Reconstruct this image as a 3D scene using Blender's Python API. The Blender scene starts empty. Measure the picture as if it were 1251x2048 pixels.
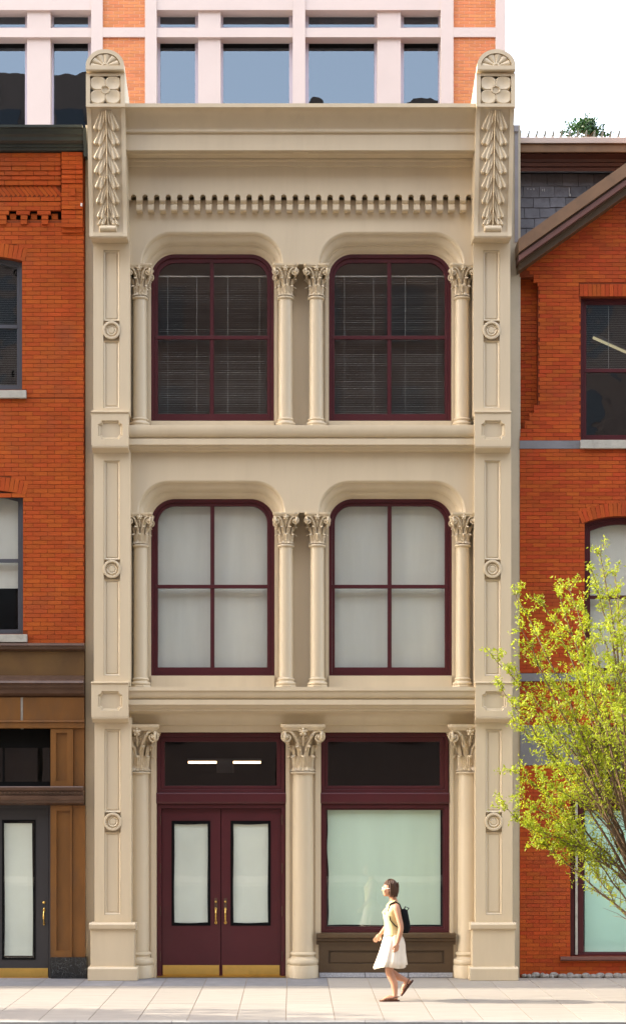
import bpy, bmesh, math, random
from mathutils import Vector, Matrix, noise
random.seed(7)
R = math.radians
sc = bpy.context.scene
COL = sc.collection

# ------------------------------------------------------------------ camera
F, D, H, XV, YH = 3406.0, 26.0, 2.77, 585.0, 1598.0     # focal (photo px), distance, eye height, principal point
cam_d = bpy.data.cameras.new('camera'); cam = bpy.data.objects.new('camera', cam_d); COL.objects.link(cam)
cam.location = (0, -D, H); cam.rotation_euler = (R(90), 0, 0)
cam_d.sensor_fit = 'HORIZONTAL'; cam_d.sensor_width = 36.0
cam_d.lens = 36.0 * F / 1251.0
cam_d.shift_x = (625.5 - XV) / 1251.0
cam_d.shift_y = (YH - 1024.0) / 1251.0
cam_d.clip_start = 0.5; cam_d.clip_end = 3000
sc.camera = cam
# ------------------------------------------------------------------ light
SUN_EL, SUN_AZ = 27.0, 3.2            # elevation; degrees behind the facade line, sun on the left
to_sun = Vector((-math.cos(R(SUN_EL))*math.cos(R(SUN_AZ)), math.cos(R(SUN_EL))*math.sin(R(SUN_AZ)), math.sin(R(SUN_EL))))
w = bpy.data.worlds.new('World'); sc.world = w; w.use_nodes = True
nt = w.node_tree; nt.nodes.clear()
sky = nt.nodes.new('ShaderNodeTexSky'); sky.sky_type = 'NISHITA'; sky.sun_disc = False
sky.sun_elevation = R(SUN_EL); sky.sun_rotation = math.atan2(to_sun.x, to_sun.y)
sky.air_density = 1.0; sky.dust_density = 3.0; sky.ozone_density = 0.6
bg = nt.nodes.new('ShaderNodeBackground'); bg.inputs['Strength'].default_value = 0.15
wo = nt.nodes.new('ShaderNodeOutputWorld')
veil = nt.nodes.new('ShaderNodeMix'); veil.data_type = 'RGBA'; veil.inputs[0].default_value = 0.42     # thin even cloud veil
nt.links.new(sky.outputs[0], veil.inputs[6]); veil.inputs[7].default_value = (6.6, 6.7, 7.2, 1)
nt.links.new(veil.outputs[2], bg.inputs[0]); nt.links.new(bg.outputs[0], wo.inputs[0])
sl = bpy.data.lights.new('sun', 'SUN'); sl.energy = 2.1; sl.angle = R(0.6); sl.color = (1.0, 0.90, 0.76)
so = bpy.data.objects.new('sun', sl); COL.objects.link(so)
so.rotation_euler = (-to_sun).to_track_quat('-Z', 'Y').to_euler(); so.location = (-20, 4, 30)
sc.view_settings.view_transform = 'Standard'; sc.view_settings.look = 'None'
sc.view_settings.exposure = 2.36; sc.view_settings.gamma = 1.0; sc.view_settings.use_curve_mapping = False
sc.cycles.max_bounces = 8; sc.cycles.diffuse_bounces = 4; sc.cycles.transparent_max_bounces = 12

# ------------------------------------------------------------------ coordinate helpers
def X(px, Y): return (px - XV) * (D + Y) / F
def Z(py, Y): return H + (YH - py) * (D + Y) / F

# ------------------------------------------------------------------ mesh builder
class MB:
    def __init__(s): s.v = []; s.f = []
    def add(s, vs, fs):
        o = len(s.v); s.v += [tuple(v) for v in vs]; s.f += [tuple(i + o for i in f) for f in fs]
    def box(s, x0, x1, y0, y1, z0, z1):
        s.add([(x0,y0,z0),(x1,y0,z0),(x1,y1,z0),(x0,y1,z0),(x0,y0,z1),(x1,y0,z1),(x1,y1,z1),(x0,y1,z1)],
              [(0,1,5,4),(1,2,6,5),(2,3,7,6),(3,0,4,7),(4,5,6,7),(3,2,1,0)])
    def pbox(s, px0, py0, px1, py1, yf, yb):          # rectangle read off the photo at its own depth
        s.box(X(px0,yf), X(px1,yf), yf, yb, Z(py1,yf), Z(py0,yf))
    def prism_x(s, prof, x0, x1):                     # prof: (y,z)
        n = len(prof)
        s.add([(x0,y,z) for y,z in prof] + [(x1,y,z) for y,z in prof],
              [(i,(i+1)%n,(i+1)%n+n,i+n) for i in range(n)] + [tuple(range(n))[::-1], tuple(range(n,2*n))])
    def prism_y(s, poly, y0, y1):                     # poly: (x,z)
        n = len(poly)
        s.add([(x,y0,z) for x,z in poly] + [(x,y1,z) for x,z in poly],
              [(i,(i+1)%n,(i+1)%n+n,i+n) for i in range(n)] + [tuple(range(n)), tuple(range(n,2*n))[::-1]])
    def lathe(s, cx, cy, prof, n=32):                 # prof (r,z)
        m = len(prof); vs = []
        for r, z in prof:
            for k in range(n):
                a = 2*math.pi*k/n; vs.append((cx+r*math.cos(a), cy+r*math.sin(a), z))
        fs = [(i*n+k, i*n+(k+1)%n, (i+1)*n+(k+1)%n, (i+1)*n+k) for i in range(m-1) for k in range(n)]
        fs += [tuple(range(n))[::-1], tuple(range((m-1)*n, m*n))]
        s.add(vs, fs)
    def tube(s, pts, rad, n=8, flat=None):
        pts = [Vector(p) for p in pts]; m = len(pts)
        if not hasattr(rad, '__len__'): rad = [rad]*m
        vs = []; prev = None
        for i, p in enumerate(pts):
            t = (pts[min(i+1,m-1)] - pts[max(i-1,0)])
            if t.length < 1e-9: t = Vector((0,0,1))
            t.normalize()
            if prev is None:
                a = Vector((0,1,0)) if abs(t.y) < 0.9 else Vector((1,0,0))
                u = t.cross(a).normalized()
            else:
                u = (prev - t*prev.dot(t))
                u = u.normalized() if u.length > 1e-6 else t.orthogonal().normalized()
            prev = u; b = t.cross(u)
            for k in range(n):
                an = 2*math.pi*k/n
                vs.append(p + u*math.cos(an)*rad[i] + b*math.sin(an)*rad[i])
        fs = [(i*n+k, i*n+(k+1)%n, (i+1)*n+(k+1)%n, (i+1)*n+k) for i in range(m-1) for k in range(n)]
        fs += [tuple(range(n))[::-1], tuple(range((m-1)*n, m*n))]
        s.add(vs, fs)
    def grid(s, fn, nu, nv, closed_u=False):
        vs = [fn(i/nu, j/nv) for j in range(nv+1) for i in range(nu+1)]
        fs = [(j*(nu+1)+i, j*(nu+1)+i+1, (j+1)*(nu+1)+i+1, (j+1)*(nu+1)+i) for j in range(nv) for i in range(nu)]
        s.add(vs, fs)
    def ellipsoid(s, c, r, nu=16, nv=10, rot=None):
        vs = []; fs = []
        for j in range(nv+1):
            th = math.pi*j/nv
            for i in range(nu):
                ph = 2*math.pi*i/nu
                p = Vector((r[0]*math.sin(th)*math.cos(ph), r[1]*math.sin(th)*math.sin(ph), r[2]*math.cos(th)))
                if rot is not None: p = rot @ p
                vs.append(p + Vector(c))
        for j in range(nv):
            for i in range(nu):
                fs.append((j*nu+i, j*nu+(i+1)%nu, (j+1)*nu+(i+1)%nu, (j+1)*nu+i))
        s.add(vs, fs)
    def loft(s, loops, closed=False):                 # loops of 3d points with equal counts
        n = len(loops[0]); vs = [p for l in loops for p in l]; fs = []
        for a in range(len(loops)-1):
            for i in range(n if closed else n-1):
                j = (i+1) % n
                fs.append((a*n+i, a*n+j, (a+1)*n+j, (a+1)*n+i))
        s.add(vs, fs)
    def ring(s, outer, inner, yf, yb):                # closed outlines in photo px
        def P(l, y): return [(X(a,yf), y, Z(b,yf)) for a, b in l]
        of, inf, ob, ib = P(outer,yf), P(inner,yf), P(outer,yb), P(inner,yb)
        s.loft([ob, of, inf, ib, ob], closed=True)

WL = {}
def mesh_from(mb, name, smooth=False, merge=True, angle=35, recalc=True, center=(0,0,0)):
    me = bpy.data.meshes.new(name)
    cx, cy, cz = center
    me.from_pydata([(a-cx, b-cy, c-cz) for a,b,c in mb.v], [], mb.f)
    if merge or smooth or recalc:
        bm = bmesh.new(); bm.from_mesh(me)
        if merge: bmesh.ops.remove_doubles(bm, verts=bm.verts, dist=1e-5)
        if recalc: bmesh.ops.recalc_face_normals(bm, faces=bm.faces)
        if smooth:
            lim = R(angle)
            for f in bm.faces: f.smooth = True
            for e in bm.edges:
                if len(e.link_faces) == 2 and e.calc_face_angle(0) > lim: e.smooth = False
        bm.to_mesh(me); bm.free()
    return me
def link(o, parent, world):
    COL.objects.link(o)
    if parent is not None:
        o.parent = parent; pw = WL[parent]
        o.location = Vector(world) - pw
    else: o.location = world
    WL[o] = Vector(world)
def part(name, mb, mat, parent=None, smooth=False, angle=35, bevel=0, label=None, kind=None, merge=True, recalc=True, base=False):
    xs = [v[0] for v in mb.v]; ys = [v[1] for v in mb.v]; zs = [v[2] for v in mb.v]
    c = ((min(xs)+max(xs))/2, (min(ys)+max(ys))/2, min(zs) if base else (min(zs)+max(zs))/2)
    me = mesh_from(mb, name, smooth, merge, angle, recalc, c)
    me.materials.append(mat)
    o = bpy.data.objects.new(name, me); link(o, parent, c)
    if bevel:
        m = o.modifiers.new('bevel', 'BEVEL'); m.width = bevel; m.segments = 2; m.limit_method = 'ANGLE'; m.angle_limit = R(40); m.harden_normals = False
    if label: o['label'] = label
    if kind: o['kind'] = kind
    return o
def thing(name, label, cat, loc=(0,0,0), group=None):
    o = bpy.data.objects.new(name, None); o.empty_display_size = 0.3; link(o, None, loc)
    o['label'] = label; o['category'] = cat
    if group: o['group'] = group
    return o
def tag(o, label, cat, group=None):
    o['label'] = label; o['category'] = cat
    if group: o['group'] = group
    return o
def inst(name, me, parent, loc, scale=(1,1,1), rot=(0,0,0)):
    o = bpy.data.objects.new(name, me); link(o, parent, loc); o.scale = scale; o.rotation_euler = rot
    return o

# ------------------------------------------------------------------ materials
def newmat(name):
    m = bpy.data.materials.new(name); m.use_nodes = True; nt = m.node_tree; nt.nodes.clear()
    out = nt.nodes.new('ShaderNodeOutputMaterial'); return m, nt, out
def N(nt, t, **k):
    n = nt.nodes.new(t)
    for a, b in k.items(): setattr(n, a, b)
    return n
def surface(name, col, rough=0.5, var=0.10, scale=2.0, bump=0.0, bscale=60, metallic=0.0, rnd=0.0, dirt=None, dscale=1.2, damt=0.5, streak=False, spec=0.5, island=False, sheen=None):
    """procedural paint / stone / brick: large soft tone variation, per-piece variation, dirt, fine relief"""
    m, nt, out = newmat(name); L = nt.links.new
    b = N(nt, 'ShaderNodeBsdfPrincipled'); L(b.outputs[0], out.inputs[0])
    geo = N(nt, 'ShaderNodeNewGeometry')
    pos = geo.outputs['Position']
    n1 = N(nt, 'ShaderNodeTexNoise'); n1.inputs['Scale'].default_value = scale; n1.inputs['Detail'].default_value = 6; n1.inputs['Roughness'].default_value = 0.6
    if streak:
        mp = N(nt, 'ShaderNodeMapping'); mp.inputs['Scale'].default_value = streak; L(pos, mp.inputs[0]); L(mp.outputs[0], n1.inputs['Vector'])
    else: L(pos, n1.inputs['Vector'])
    mr = N(nt, 'ShaderNodeMapRange'); mr.inputs[1].default_value = 0.3; mr.inputs[2].default_value = 0.7
    mr.inputs[3].default_value = 1-var; mr.inputs[4].default_value = 1+var; L(n1.outputs[0], mr.inputs[0])
    val = mr.outputs[0]
    if rnd:
        oi = N(nt, 'ShaderNodeObjectInfo')
        ad = N(nt, 'ShaderNodeMath', operation='ADD'); L(oi.outputs['Random'], ad.inputs[0]); L(geo.outputs['Random Per Island'], ad.inputs[1])
        fr = N(nt, 'ShaderNodeMath', operation='FRACT'); L(ad.outputs[0], fr.inputs[0])
        m2 = N(nt, 'ShaderNodeMapRange'); m2.inputs[3].default_value = 1-rnd; m2.inputs[4].default_value = 1+rnd; L(fr.outputs[0], m2.inputs[0])
        mu = N(nt, 'ShaderNodeMath', operation='MULTIPLY'); L(val, mu.inputs[0]); L(m2.outputs[0], mu.inputs[1]); val = mu.outputs[0]
        hs = N(nt, 'ShaderNodeHueSaturation')
        m3 = N(nt, 'ShaderNodeMapRange'); m3.inputs[3].default_value = 0.5-0.05*rnd; m3.inputs[4].default_value = 0.5+0.05*rnd
        mm = N(nt, 'ShaderNodeMath', operation='MULTIPLY'); mm.inputs[1].default_value = 7.31; L(fr.outputs[0], mm.inputs[0])
        f2 = N(nt, 'ShaderNodeMath', operation='FRACT'); L(mm.outputs[0], f2.inputs[0]); L(f2.outputs[0], m3.inputs[0]); L(m3.outputs[0], hs.inputs['Hue'])
        hs.inputs['Color'].default_value = (*col, 1); colsock = hs.outputs[0]
    else:
        rg = N(nt, 'ShaderNodeRGB'); rg.outputs[0].default_value = (*col, 1); colsock = rg.outputs[0]
    vm = N(nt, 'ShaderNodeVectorMath', operation='SCALE'); L(colsock, vm.inputs[0]); L(val, vm.inputs['Scale'])
    colsock = vm.outputs[0]
    if dirt:
        nd = N(nt, 'ShaderNodeTexNoise'); nd.inputs['Scale'].default_value = dscale; nd.inputs['Detail'].default_value = 9; nd.inputs['Roughness'].default_value = 0.68
        if streak:
            mp2 = N(nt, 'ShaderNodeMapping'); mp2.inputs['Scale'].default_value = streak; L(pos, mp2.inputs[0]); L(mp2.outputs[0], nd.inputs['Vector'])
        else: L(pos, nd.inputs['Vector'])
        md = N(nt, 'ShaderNodeMapRange'); md.inputs[1].default_value = 0.50; md.inputs[2].default_value = 0.72; md.inputs[3].default_value = 0; md.inputs[4].default_value = damt
        L(nd.outputs[0], md.inputs[0])
        mx = N(nt, 'ShaderNodeMix', data_type='RGBA'); L(md.outputs[0], mx.inputs[0]); L(colsock, mx.inputs[6]); mx.inputs[7].default_value = (*dirt, 1)
        colsock = mx.outputs[2]
    L(colsock, b.inputs['Base Color'])
    b.inputs['Roughness'].default_value = rough; b.inputs['Metallic'].default_value = metallic
    b.inputs['Specular IOR Level'].default_value = spec
    if bump:
        nb = N(nt, 'ShaderNodeTexNoise'); nb.inputs['Scale'].default_value = bscale; nb.inputs['Detail'].default_value = 5; L(pos, nb.inputs['Vector'])
        bp = N(nt, 'ShaderNodeBump'); bp.inputs['Strength'].default_value = bump; bp.inputs['Distance'].default_value = 0.01
        L(nb.outputs[0], bp.inputs['Height']); L(bp.outputs[0], b.inputs['Normal'])
    return m
def glass_mat(name, refl=1.0, tint=(0.9,0.92,0.92), rtint=(1,1,1), base=0.0, wob=0.0):
    m, nt, out = newmat(name); L = nt.links.new
    tr = N(nt, 'ShaderNodeBsdfTransparent'); tr.inputs[0].default_value = (*tint, 1)
    gl = N(nt, 'ShaderNodeBsdfGlossy'); gl.inputs['Roughness'].default_value = 0.0; gl.inputs['Color'].default_value = (*rtint, 1)
    fr = N(nt, 'ShaderNodeFresnel'); fr.inputs[0].default_value = 1.5
    ma = N(nt, 'ShaderNodeMath', operation='MULTIPLY_ADD'); ma.inputs[1].default_value = refl; ma.inputs[2].default_value = base; ma.use_clamp = True
    L(fr.outputs[0], ma.inputs[0])
    gb = N(nt, 'ShaderNodeNewGeometry'); inv = N(nt, 'ShaderNodeMath', operation='SUBTRACT'); inv.inputs[0].default_value = 1.0; L(gb.outputs['Backfacing'], inv.inputs[1])
    mq = N(nt, 'ShaderNodeMath', operation='MULTIPLY'); L(ma.outputs[0], mq.inputs[0]); L(inv.outputs[0], mq.inputs[1])
    mx = N(nt, 'ShaderNodeMixShader'); L(mq.outputs[0], mx.inputs[0]); L(tr.outputs[0], mx.inputs[1]); L(gl.outputs[0], mx.inputs[2]); L(mx.outputs[0], out.inputs[0])
    if wob:
        g = N(nt, 'ShaderNodeNewGeometry'); nb = N(nt, 'ShaderNodeTexNoise'); nb.inputs['Scale'].default_value = 1.6; nb.inputs['Detail'].default_value = 2; L(g.outputs['Position'], nb.inputs['Vector'])
        bp = N(nt, 'ShaderNodeBump'); bp.inputs['Strength'].default_value = wob; bp.inputs['Distance'].default_value = 0.02
        L(nb.outputs[0], bp.inputs['Height']); L(bp.outputs[0], gl.inputs['Normal']); L(bp.outputs[0], fr.inputs['Normal'])
    return m
def emit_mat(name, col, st):
    m, nt, out = newmat(name); e = N(nt, 'ShaderNodeEmission'); e.inputs[0].default_value = (*col,1); e.inputs[1].default_value = st
    nt.links.new(e.outputs[0], out.inputs[0]); return m
def leaf_mat(name, col, tcol, rnd=0.25, tr=0.45):
    m, nt, out = newmat(name); L = nt.links.new
    geo = N(nt, 'ShaderNodeNewGeometry')
    ramp = N(nt, 'ShaderNodeMapRange'); ramp.inputs[3].default_value = 1-rnd; ramp.inputs[4].default_value = 1+rnd; L(geo.outputs['Random Per Island'], ramp.inputs[0])
    hs = N(nt, 'ShaderNodeHueSaturation'); hs.inputs['Color'].default_value = (*col,1)
    mm = N(nt, 'ShaderNodeMath', operation='MULTIPLY'); mm.inputs[1].default_value = 13.7; L(geo.outputs['Random Per Island'], mm.inputs[0])
    f2 = N(nt, 'ShaderNodeMath', operation='FRACT'); L(mm.outputs[0], f2.inputs[0])
    m3 = N(nt, 'ShaderNodeMapRange'); m3.inputs[3].default_value = 0.478; m3.inputs[4].default_value = 0.515; L(f2.outputs[0], m3.inputs[0]); L(m3.outputs[0], hs.inputs['Hue']); L(ramp.outputs[0], hs.inputs['Value'])
    d = N(nt, 'ShaderNodeBsdfPrincipled'); d.inputs['Roughness'].default_value = 0.45; L(hs.outputs[0], d.inputs['Base Color'])
    t = N(nt, 'ShaderNodeBsdfTranslucent'); t.inputs[0].default_value = (*tcol,1)
    mx = N(nt, 'ShaderNodeMixShader'); mx.inputs[0].default_value = tr; L(d.outputs[0], mx.inputs[1]); L(t.outputs[0], mx.inputs[2]); L(mx.outputs[0], out.inputs[0])
    return m

M = {}
M['cream'] = surface('cream_paint', (0.61,0.500,0.338), 0.42, 0.035, 1.3, 0.02, 90, dirt=(0.40,0.31,0.185), dscale=1.5, damt=0.16, streak=(2.6,2.6,0.35))
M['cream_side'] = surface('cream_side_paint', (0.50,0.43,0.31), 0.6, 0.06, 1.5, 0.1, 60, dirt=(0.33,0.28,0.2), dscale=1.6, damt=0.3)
M['cream_wood'] = surface('cream_carving_paint', (0.63,0.512,0.34), 0.38, 0.04, 4, 0.04, 120, dirt=(0.40,0.31,0.17), dscale=14, damt=0.3)
M['burgundy'] = surface('burgundy_paint', (0.078,0.015,0.018), 0.38, 0.08, 2.0, 0.03, 80, dirt=(0.06,0.02,0.02), dscale=5, damt=0.4, spec=0.35)
M['brick_l'] = surface('orange_red_brick', (0.385,0.073,0.013), 0.85, 0.10, 2.5, 0.4, 70, rnd=0.09, dirt=(0.27,0.075,0.03), dscale=1.3, damt=0.55, spec=0.2)
M['mortar_l'] = surface('red_mortar', (0.20,0.052,0.020), 0.95, 0.15, 6, 0.3, 90, spec=0.1)
M['brick_r'] = surface('deep_red_brick', (0.40,0.068,0.013), 0.82, 0.10, 2.0, 0.4, 70, rnd=0.12, dirt=(0.24,0.055,0.022), dscale=1.2, damt=0.55, spec=0.2)
M['mortar_r'] = surface('dark_red_mortar', (0.20,0.045,0.018), 0.95, 0.15, 6, 0.3, 90, spec=0.1)
M['brick_b'] = surface('pale_orange_brick', (0.60,0.215,0.085), 0.85, 0.05, 2, 0.3, 70, rnd=0.10, spec=0.2)
M['mortar_b'] = surface('pink_mortar', (0.80,0.52,0.36), 0.95, 0.05, 6, 0.1, 90, spec=0.1)
M['clad'] = surface('pinkish_limestone', (0.60,0.495,0.435), 0.7, 0.03, 1.2, 0.05, 60, dirt=(0.56,0.45,0.38), dscale=0.8, damt=0.3)
M['lavframe'] = surface('lavender_grey_metal', (0.50,0.45,0.50), 0.4, 0.04, 3)
M['greyframe'] = surface('slate_grey_paint', (0.075,0.078,0.09), 0.38, 0.06, 3)
M['darkcornice'] = surface('green_black_paint', (0.040,0.050,0.046), 0.35, 0.1, 3, 0.05, 50)
M['doorgrey'] = surface('charcoal_door_paint', (0.038,0.036,0.037), 0.4, 0.06, 2)
M['bronze'] = surface('ochre_brown_paint', (0.17,0.070,0.013), 0.45, 0.2, 2.2, 0.1, 60, dirt=(0.12,0.06,0.025), dscale=3.5, damt=0.5, streak=(2,2,0.7))
M['bronze_dark'] = surface('dark_brown_paint', (0.085,0.043,0.024), 0.4, 0.15, 3, 0.1, 60, dirt=(0.13,0.08,0.05), dscale=6, damt=0.4)
M['bulk'] = surface('olive_brown_paint', (0.085,0.05,0.022), 0.42, 0.1, 3, 0.05, 60, dirt=(0.14,0.10,0.06), dscale=20, damt=0.25)
M['bulk2'] = surface('brown_fascia_paint', (0.11,0.055,0.014), 0.5, 0.25, 1.6, 0.1, 60, dirt=(0.16,0.09,0.02), dscale=2.5, damt=0.5)
M['rake'] = surface('tan_brown_paint', (0.22,0.12,0.058), 0.5, 0.15, 3, 0.1, 50, dirt=(0.12,0.07,0.04), dscale=4, damt=0.4)
M['rakepink'] = surface('maroon_brown_paint', (0.17,0.075,0.058), 0.45, 0.1, 3)
M['gutter'] = surface('pale_gutter_paint', (0.62,0.50,0.43), 0.5, 0.06, 3)
M['spike'] = surface('weathered_spike', (0.20,0.19,0.14), 0.7, 0.2, 8)
M['lead'] = surface('lead_flashing', (0.27,0.255,0.265), 0.5, 0.12, 4, 0.2, 30)
M['slate'] = surface('roof_slate', (0.15,0.145,0.155), 0.6, 0.15, 5, 0.5, 40, rnd=0.2, dirt=(0.06,0.06,0.06), dscale=9, damt=0.6)
M['stone'] = surface('grey_stone', (0.42,0.40,0.34), 0.85, 0.12, 6, 0.6, 50, dirt=(0.24,0.22,0.18), dscale=7, damt=0.7)
M['bluestone'] = surface('blue_grey_stone', (0.20,0.195,0.20), 0.8, 0.12, 3, 0.3, 50, dirt=(0.13,0.13,0.13), dscale=4, damt=0.5)
M['rough'] = surface('rubble_stone', (0.30,0.27,0.24), 0.95, 0.3, 12, 1.0, 25)
M['granite'] = surface('speckled_granite', (0.40,0.40,0.42), 0.6, 0.3, 45, 0.2, 80, dirt=(0.20,0.20,0.22), dscale=30, damt=0.7)
M['black'] = surface('black_gasket_and_shadow', (0.006,0.006,0.006), 0.8, 0.1, 3, spec=0.08)  # also colours the painted shadow strips at the office window heads
M['gap'] = surface('painted_gap_shadow', (0.03,0.022,0.018), 0.9, 0.1, 3)  # near-black colour standing in for shade in gaps and notches
M['brass'] = surface('polished_brass', (0.80,0.52,0.14), 0.28, 0.08, 3, 0.25, 8, metallic=1.0, dirt=(0.45,0.28,0.08), dscale=4, damt=0.35)
M['paper'] = surface('cream_paper', (0.78,0.81,0.70), 0.9, 0.05, 1.5, 0.1, 6)
M['paper_green'] = surface('pale_green_paper', (0.66,0.80,0.64), 0.9, 0.04, 1.0, 0.1, 6, streak=(3,1,0.4))
M['paper_mint'] = surface('mint_paper', (0.54,0.82,0.68), 0.9, 0.04, 1.0, 0.1, 6)
M['shade'] = surface('roller_shade', (0.70,0.68,0.60), 0.9, 0.05, 1.2, 0.05, 30, streak=(4,1,0.5))
M['blind'] = surface('blind_slats', (0.50,0.46,0.41), 0.6, 0.05, 3)
M['inside'] = surface('interior_plaster', (0.42,0.32,0.27), 0.9, 0.15, 1)
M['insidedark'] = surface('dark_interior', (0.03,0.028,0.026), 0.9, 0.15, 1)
M['slab'] = surface('paving_concrete', (0.315,0.28,0.235), 0.8, 0.07, 2.5, 0.25, 50, rnd=0.05, dirt=(0.20,0.185,0.17), dscale=2.6, damt=0.6, streak=(0.5,3,1))
M['slabgrey'] = surface('slate_paving', (0.20,0.195,0.20), 0.7, 0.15, 4, 0.3, 50, rnd=0.1)
M['joint'] = surface('sandy_joint', (0.33,0.24,0.16), 0.95, 0.2, 9)
M['kerb'] = surface('kerb_stone', (0.31,0.30,0.28), 0.8, 0.12, 5, 0.4, 40, rnd=0.05)
M['asphalt'] = surface('asphalt', (0.045,0.045,0.046), 0.9, 0.2, 3, 0.8, 40)
M['soil'] = surface('open_ground', (0.12,0.11,0.08), 0.95, 0.3, 0.3)
M['glass'] = glass_mat('window_glass', 1.5, (0.96,0.97,0.965), wob=0.03)
M['glass_old'] = glass_mat('wavy_window_glass', 2.2, (0.88,0.90,0.90), (0.9,0.97,1.0), base=0.03, wob=0.5)
M['glass_tint'] = glass_mat('tinted_office_glass', 1.0, (0.35,0.40,0.42), (0.60,0.72,0.82), base=0.135, wob=0.05)
M['tube'] = emit_mat('fluorescent_tube', (1.0,0.62,0.34), 1.3)
M['tube2'] = emit_mat('fluorescent_tube_pale', (1.0,0.84,0.50), 0.13)
M['oppwall'] = surface('dark_brick_far', (0.12,0.085,0.07), 0.9, 0.1, 1)
M['oppdark'] = surface('dark_window_far', (0.02,0.022,0.026), 0.2, 0.1, 1)
M['bark'] = surface('tree_bark', (0.16,0.10,0.055), 0.9, 0.25, 12, 0.6, 60)
M['leaf'] = leaf_mat('spring_leaf', (0.27,0.35,0.018), (0.56,0.62,0.03), 0.25, 0.5)
M['leafdark'] = leaf_mat('shrub_leaf', (0.025,0.075,0.02), (0.03,0.09,0.012), 0.4, 0.3)
M['skin'] = surface('skin', (0.50,0.25,0.15), 0.5, 0.03, 8)
M['hair'] = surface('brown_hair', (0.085,0.035,0.014), 0.5, 0.25, 60, 0.6, 150)
M['top'] = surface('pale_yellow_cloth', (0.70,0.62,0.30), 0.9, 0.04, 12, 0.2, 90)
M['skirt'] = surface('white_cotton', (0.74,0.66,0.55), 0.9, 0.03, 9, 0.15, 80)
M['sandal'] = surface('brown_leather', (0.075,0.022,0.010), 0.5, 0.1, 20)
M['bag'] = surface('black_nylon', (0.007,0.007,0.008), 0.8, 0.1, 20, 0.2, 60, spec=0.15)
M['white'] = surface('white_plastic', (0.75,0.75,0.75), 0.4, 0.02, 3)
M['box'] = surface('grey_box', (0.09,0.085,0.085), 0.5, 0.05, 3)
M['deb'] = surface('bird_dropping', (0.55,0.55,0.52), 0.9, 0.1, 30)

# brick-patterned surface for walls beyond what the photo shows
def brick_pattern(name, c1, c2, mort):
    m, nt, out = newmat(name); L = nt.links.new
    b = N(nt,'ShaderNodeBsdfPrincipled'); b.inputs['Roughness'].default_value = 0.9; L(b.outputs[0], out.inputs[0])
    g = N(nt,'ShaderNodeNewGeometry'); sp = N(nt,'ShaderNodeSeparateXYZ'); L(g.outputs['Position'], sp.inputs[0])
    cb = N(nt,'ShaderNodeCombineXYZ'); L(sp.outputs[0], cb.inputs[0]); L(sp.outputs[2], cb.inputs[1])
    t = N(nt,'ShaderNodeTexBrick'); L(cb.outputs[0], t.inputs['Vector'])
    t.inputs['Color1'].default_value = (*c1,1); t.inputs['Color2'].default_value = (*c2,1); t.inputs['Mortar'].default_value = (*mort,1)
    t.inputs['Scale'].default_value = 1; t.inputs['Brick Width'].default_value = 0.22; t.inputs['Row Height'].default_value = 0.067; t.inputs['Mortar Size'].default_value = 0.005
    L(t.outputs[0], b.inputs['Base Color']); return m
M['brickpat'] = brick_pattern('brick_wall_beyond', (0.42,0.08,0.022), (0.38,0.07,0.02), (0.17,0.045,0.022))

# ------------------------------------------------------------------ generic pieces
def strip_wall(mb, xs, fn, y, yb):
    """wall between photo-independent x stations; fn(x) -> list of (z0,z1)"""
    e = 1e-4
    for a, b in zip(xs[:-1], xs[1:]):
        if b - a < 1e-4: continue
        A = fn(a+e); B = fn(b-e)
        if len(A) != len(B): A = B = fn((a+b)/2)
        for (a0,a1),(b0,b1) in zip(A,B):
            if a1-a0 < 1e-4 and b1-b0 < 1e-4: continue
            mb.add([(a,y,a0),(b,y,b0),(b,yb,b0),(a,yb,a0),(a,y,a1),(b,y,b1),(b,yb,b1),(a,yb,a1)],
                   [(0,1,5,4),(1,2,6,5),(2,3,7,6),(3,0,4,7),(4,5,6,7),(3,2,1,0)])
def outline(l, r, top, bot, rx, ry, n=12, p=2.0):
    """round-cornered opening, from bottom left over the top to bottom right, photo px"""
    o = [(l, bot)]
    for k in range(n+1):
        a = math.pi/2*k/n
        o.append((l + rx*(1-math.cos(a)**(2/p)), top + ry*(1-math.sin(a)**(2/p))))
    for k in range(n+1):
        a = math.pi/2*(1-k/n)
        o.append((r - rx*(1-math.cos(a)**(2/p)), top + ry*(1-math.sin(a)**(2/p))))
    o.append((r, bot)); return o

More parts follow.
